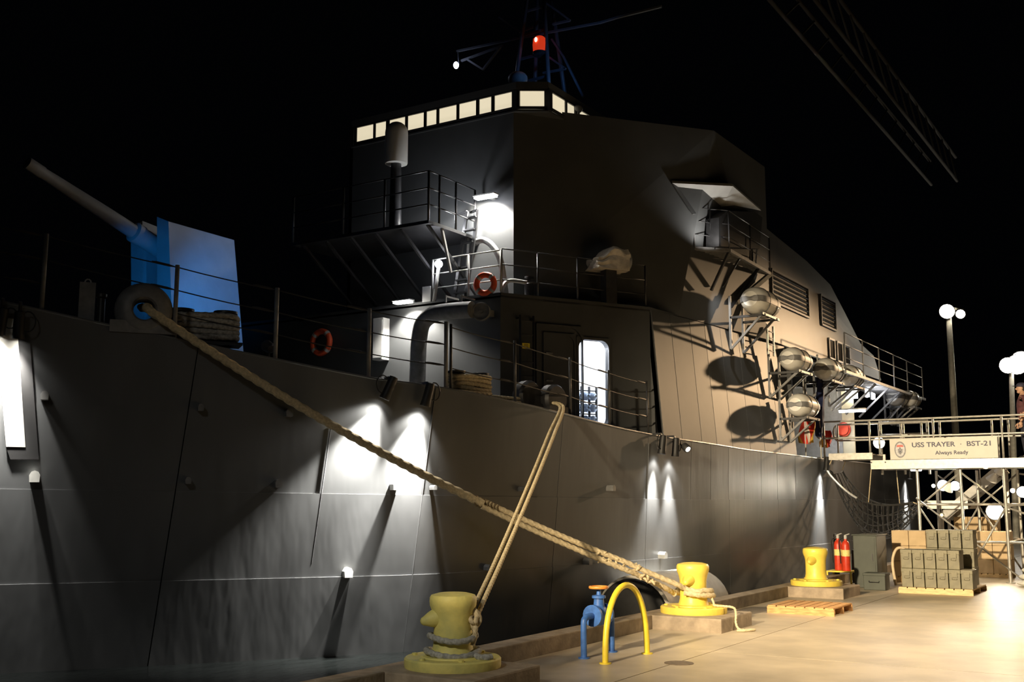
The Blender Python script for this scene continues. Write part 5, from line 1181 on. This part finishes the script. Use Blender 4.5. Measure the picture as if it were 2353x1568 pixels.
# ------------------------------------------------------------------ person on the gangway
def skin_mesh(verts, edges, radii, name, m, parent, root=0, sub=2):
    off = WPOS[parent.name]; me = bpy.data.meshes.new(name); me.from_pydata([tuple(V(v) - off) for v in verts], edges, []); me.materials.append(m)
    o = bpy.data.objects.new(name, me); COL.objects.link(o)
    sk = o.modifiers.new('skin', 'SKIN'); sk.use_smooth_shade = True
    for i, r in enumerate(radii):
        sv = me.skin_vertices[0].data[i] if me.skin_vertices else None
        if sv: sv.radius = r if isinstance(r, tuple) else (r, r); sv.use_root = (i == root)
    s_ = o.modifiers.new('sub', 'SUBSURF'); s_.levels = sub; s_.render_levels = sub
    dg = bpy.context.evaluated_depsgraph_get(); me2 = bpy.data.meshes.new_from_object(o.evaluated_get(dg)); bpy.data.objects.remove(o)
    for p in me2.polygons: p.use_smooth = True
    if not me2.materials: me2.materials.append(m)
    ob = bpy.data.objects.new(name, me2); COL.objects.link(ob); ob.parent = parent; return ob
PXx = PY(2357, 1000, 27.7).x; PF = gzt - .02
pers = thing('person', (PXx, 27.7, PF), 'person in a dark maroon shirt and cap standing on the gangway', 'person')
SKINM = mat('skin_tone', (.5, .3, .2), .5, 0, .06, 20); SHIRT = mat('maroon_shirt', (.1, .03, .035), .8, 0, .2, 12); TROUS = mat('navy_trousers', (.02, .022, .04), .8, 0, .2, 12); CAPM = mat('navy_cap', (.03, .03, .06), .7, 0, .1, 12)
B = V((PXx, 27.7, PF)); f_ = V((-1, -.25, 0)).normalized(); s_ = V((f_.y, -f_.x, 0))     # facing the ship
def bp(fw_, sd_, z): return B + f_ * fw_ + s_ * sd_ + V((0, 0, z))
# body (skin): one continuous figure
vs = [bp(0, 0, .93), bp(.01, 0, 1.12), bp(.0, 0, 1.32), bp(-.01, 0, 1.45), bp(.01, 0, 1.53), bp(.03, 0, 1.6),
      bp(0, .1, .86), bp(.02, .11, .48), bp(-.02, .11, .1), bp(.1, .12, .05),
      bp(0, -.1, .86), bp(.03, -.11, .48), bp(-.01, -.11, .1), bp(.11, -.12, .05),
      bp(-.01, .17, 1.41), bp(-.03, .22, 1.14), bp(.08, .22, .93), bp(.11, .215, .87),
      bp(-.01, -.17, 1.41), bp(-.03, -.22, 1.14), bp(.08, -.22, .93), bp(.11, -.215, .87)]
es = [(0, 1), (1, 2), (2, 3), (3, 4), (4, 5), (0, 6), (6, 7), (7, 8), (8, 9), (0, 10), (10, 11), (11, 12), (12, 13), (3, 14), (14, 15), (15, 16), (16, 17), (3, 18), (18, 19), (19, 20), (20, 21)]
rd_ = [(.13, .16), (.115, .14), (.12, .165), (.08, .11), .055, .05, .085, .06, .04, .035, .085, .06, .04, .035, .055, .042, .03, .028, .055, .042, .03, .028]
skin_mesh(vs, es, rd_, 'body', SKINM, pers)
# shirt, trousers
skin_mesh([bp(0, 0, .92), bp(.01, 0, 1.12), bp(0, 0, 1.32), bp(-.01, 0, 1.44), bp(-.01, .18, 1.415), bp(-.03, .225, 1.2), bp(-.01, -.18, 1.415), bp(-.03, -.225, 1.2)], [(0, 1), (1, 2), (2, 3), (3, 4), (4, 5), (3, 6), (6, 7)], [(.145, .175), (.13, .155), (.135, .18), (.085, .12), .068, .06, .068, .06], 'shirt', SHIRT, pers)
skin_mesh([bp(0, 0, .95), bp(0, .1, .84), bp(.02, .11, .48), bp(-.02, .11, .09), bp(0, -.1, .84), bp(.03, -.11, .48), bp(-.01, -.11, .09)], [(0, 1), (1, 2), (2, 3), (0, 4), (4, 5), (5, 6)], [(.14, .17), .098, .075, .062, .098, .075, .062], 'trousers', TROUS, pers)
for sg in (1, -1):
    c = bp(.05, .115 * sg, .045); MB().ellipsoid(c, f_ * .135, s_ * .05, (0, 0, .05), 14, 8).build('shoe', BLACK, pers)
    hnd = MB(); h0 = bp(.115, .215 * sg, .85); hnd.ellipsoid(h0 - V((0, 0, .03)), f_ * .04, s_ * .02, (0, 0, .05), 10, 8)
    for k in range(4): a = h0 + f_ * (.03 - k * .02) - V((0, 0, .07)); hnd.tube([a, a - V((0, 0, .03)) + f_ * .006, a - V((0, 0, .06 - abs(k - 1.4) * .008)) + f_ * .016], [.0095, .009, .007], 7)
    a = h0 + f_ * .04 - V((0, 0, .02)); hnd.tube([a, a + f_ * .02 - V((0, 0, .03)), a + f_ * .022 - V((0, 0, .055))], [.011, .01, .007], 7)
    hnd.build('hand', SKINM, pers)
hd = MB(); hc = bp(.035, 0, 1.655); hd.ellipsoid(hc, f_ * .098, s_ * .077, (0, 0, .12), 20, 14); hd.ellipsoid(hc + f_ * .1 - V((0, 0, .015)), f_ * .022, s_ * .014, (0, 0, .025), 8, 6)
hd.ellipsoid(hc + f_ * .05 - V((0, 0, .085)), f_ * .045, s_ * .04, (0, 0, .035), 10, 8)
for sg in (1, -1): hd.ellipsoid(hc + s_ * (.078 * sg) - V((0, 0, .005)) - f_ * .01, f_ * .02, s_ * .01, (0, 0, .032), 8, 6)
hd.build('head', SKINM, pers)
for sg in (1, -1): MB().ellipsoid(hc + f_ * .09 + s_ * (.03 * sg) + V((0, 0, .012)), f_ * .008, s_ * .012, (0, 0, .006), 8, 6).build('eye', mat('eye_dark', (.03, .02, .02), .3), pers)
MB().ellipsoid(hc + f_ * .088 - V((0, 0, .055)), f_ * .01, s_ * .024, (0, 0, .006), 8, 6).build('mouth', mat('lip', (.35, .14, .11), .5), pers)
MB().ellipsoid(hc - f_ * .02 + V((0, 0, .0)), f_ * .09, s_ * .08, (0, 0, .1), 14, 10).build('hair', mat('dark_hair', (.03, .02, .015), .7), pers)
cp = MB(); cp.ellipsoid(hc + V((0, 0, .06)) - f_ * .005, f_ * .105, s_ * .086, (0, 0, .075), 18, 10); cp.ellipsoid(hc + f_ * .12 + V((0, 0, .055)), f_ * .07, s_ * .065, (0, 0, .008), 14, 6); cp.build('cap', CAPM, pers)
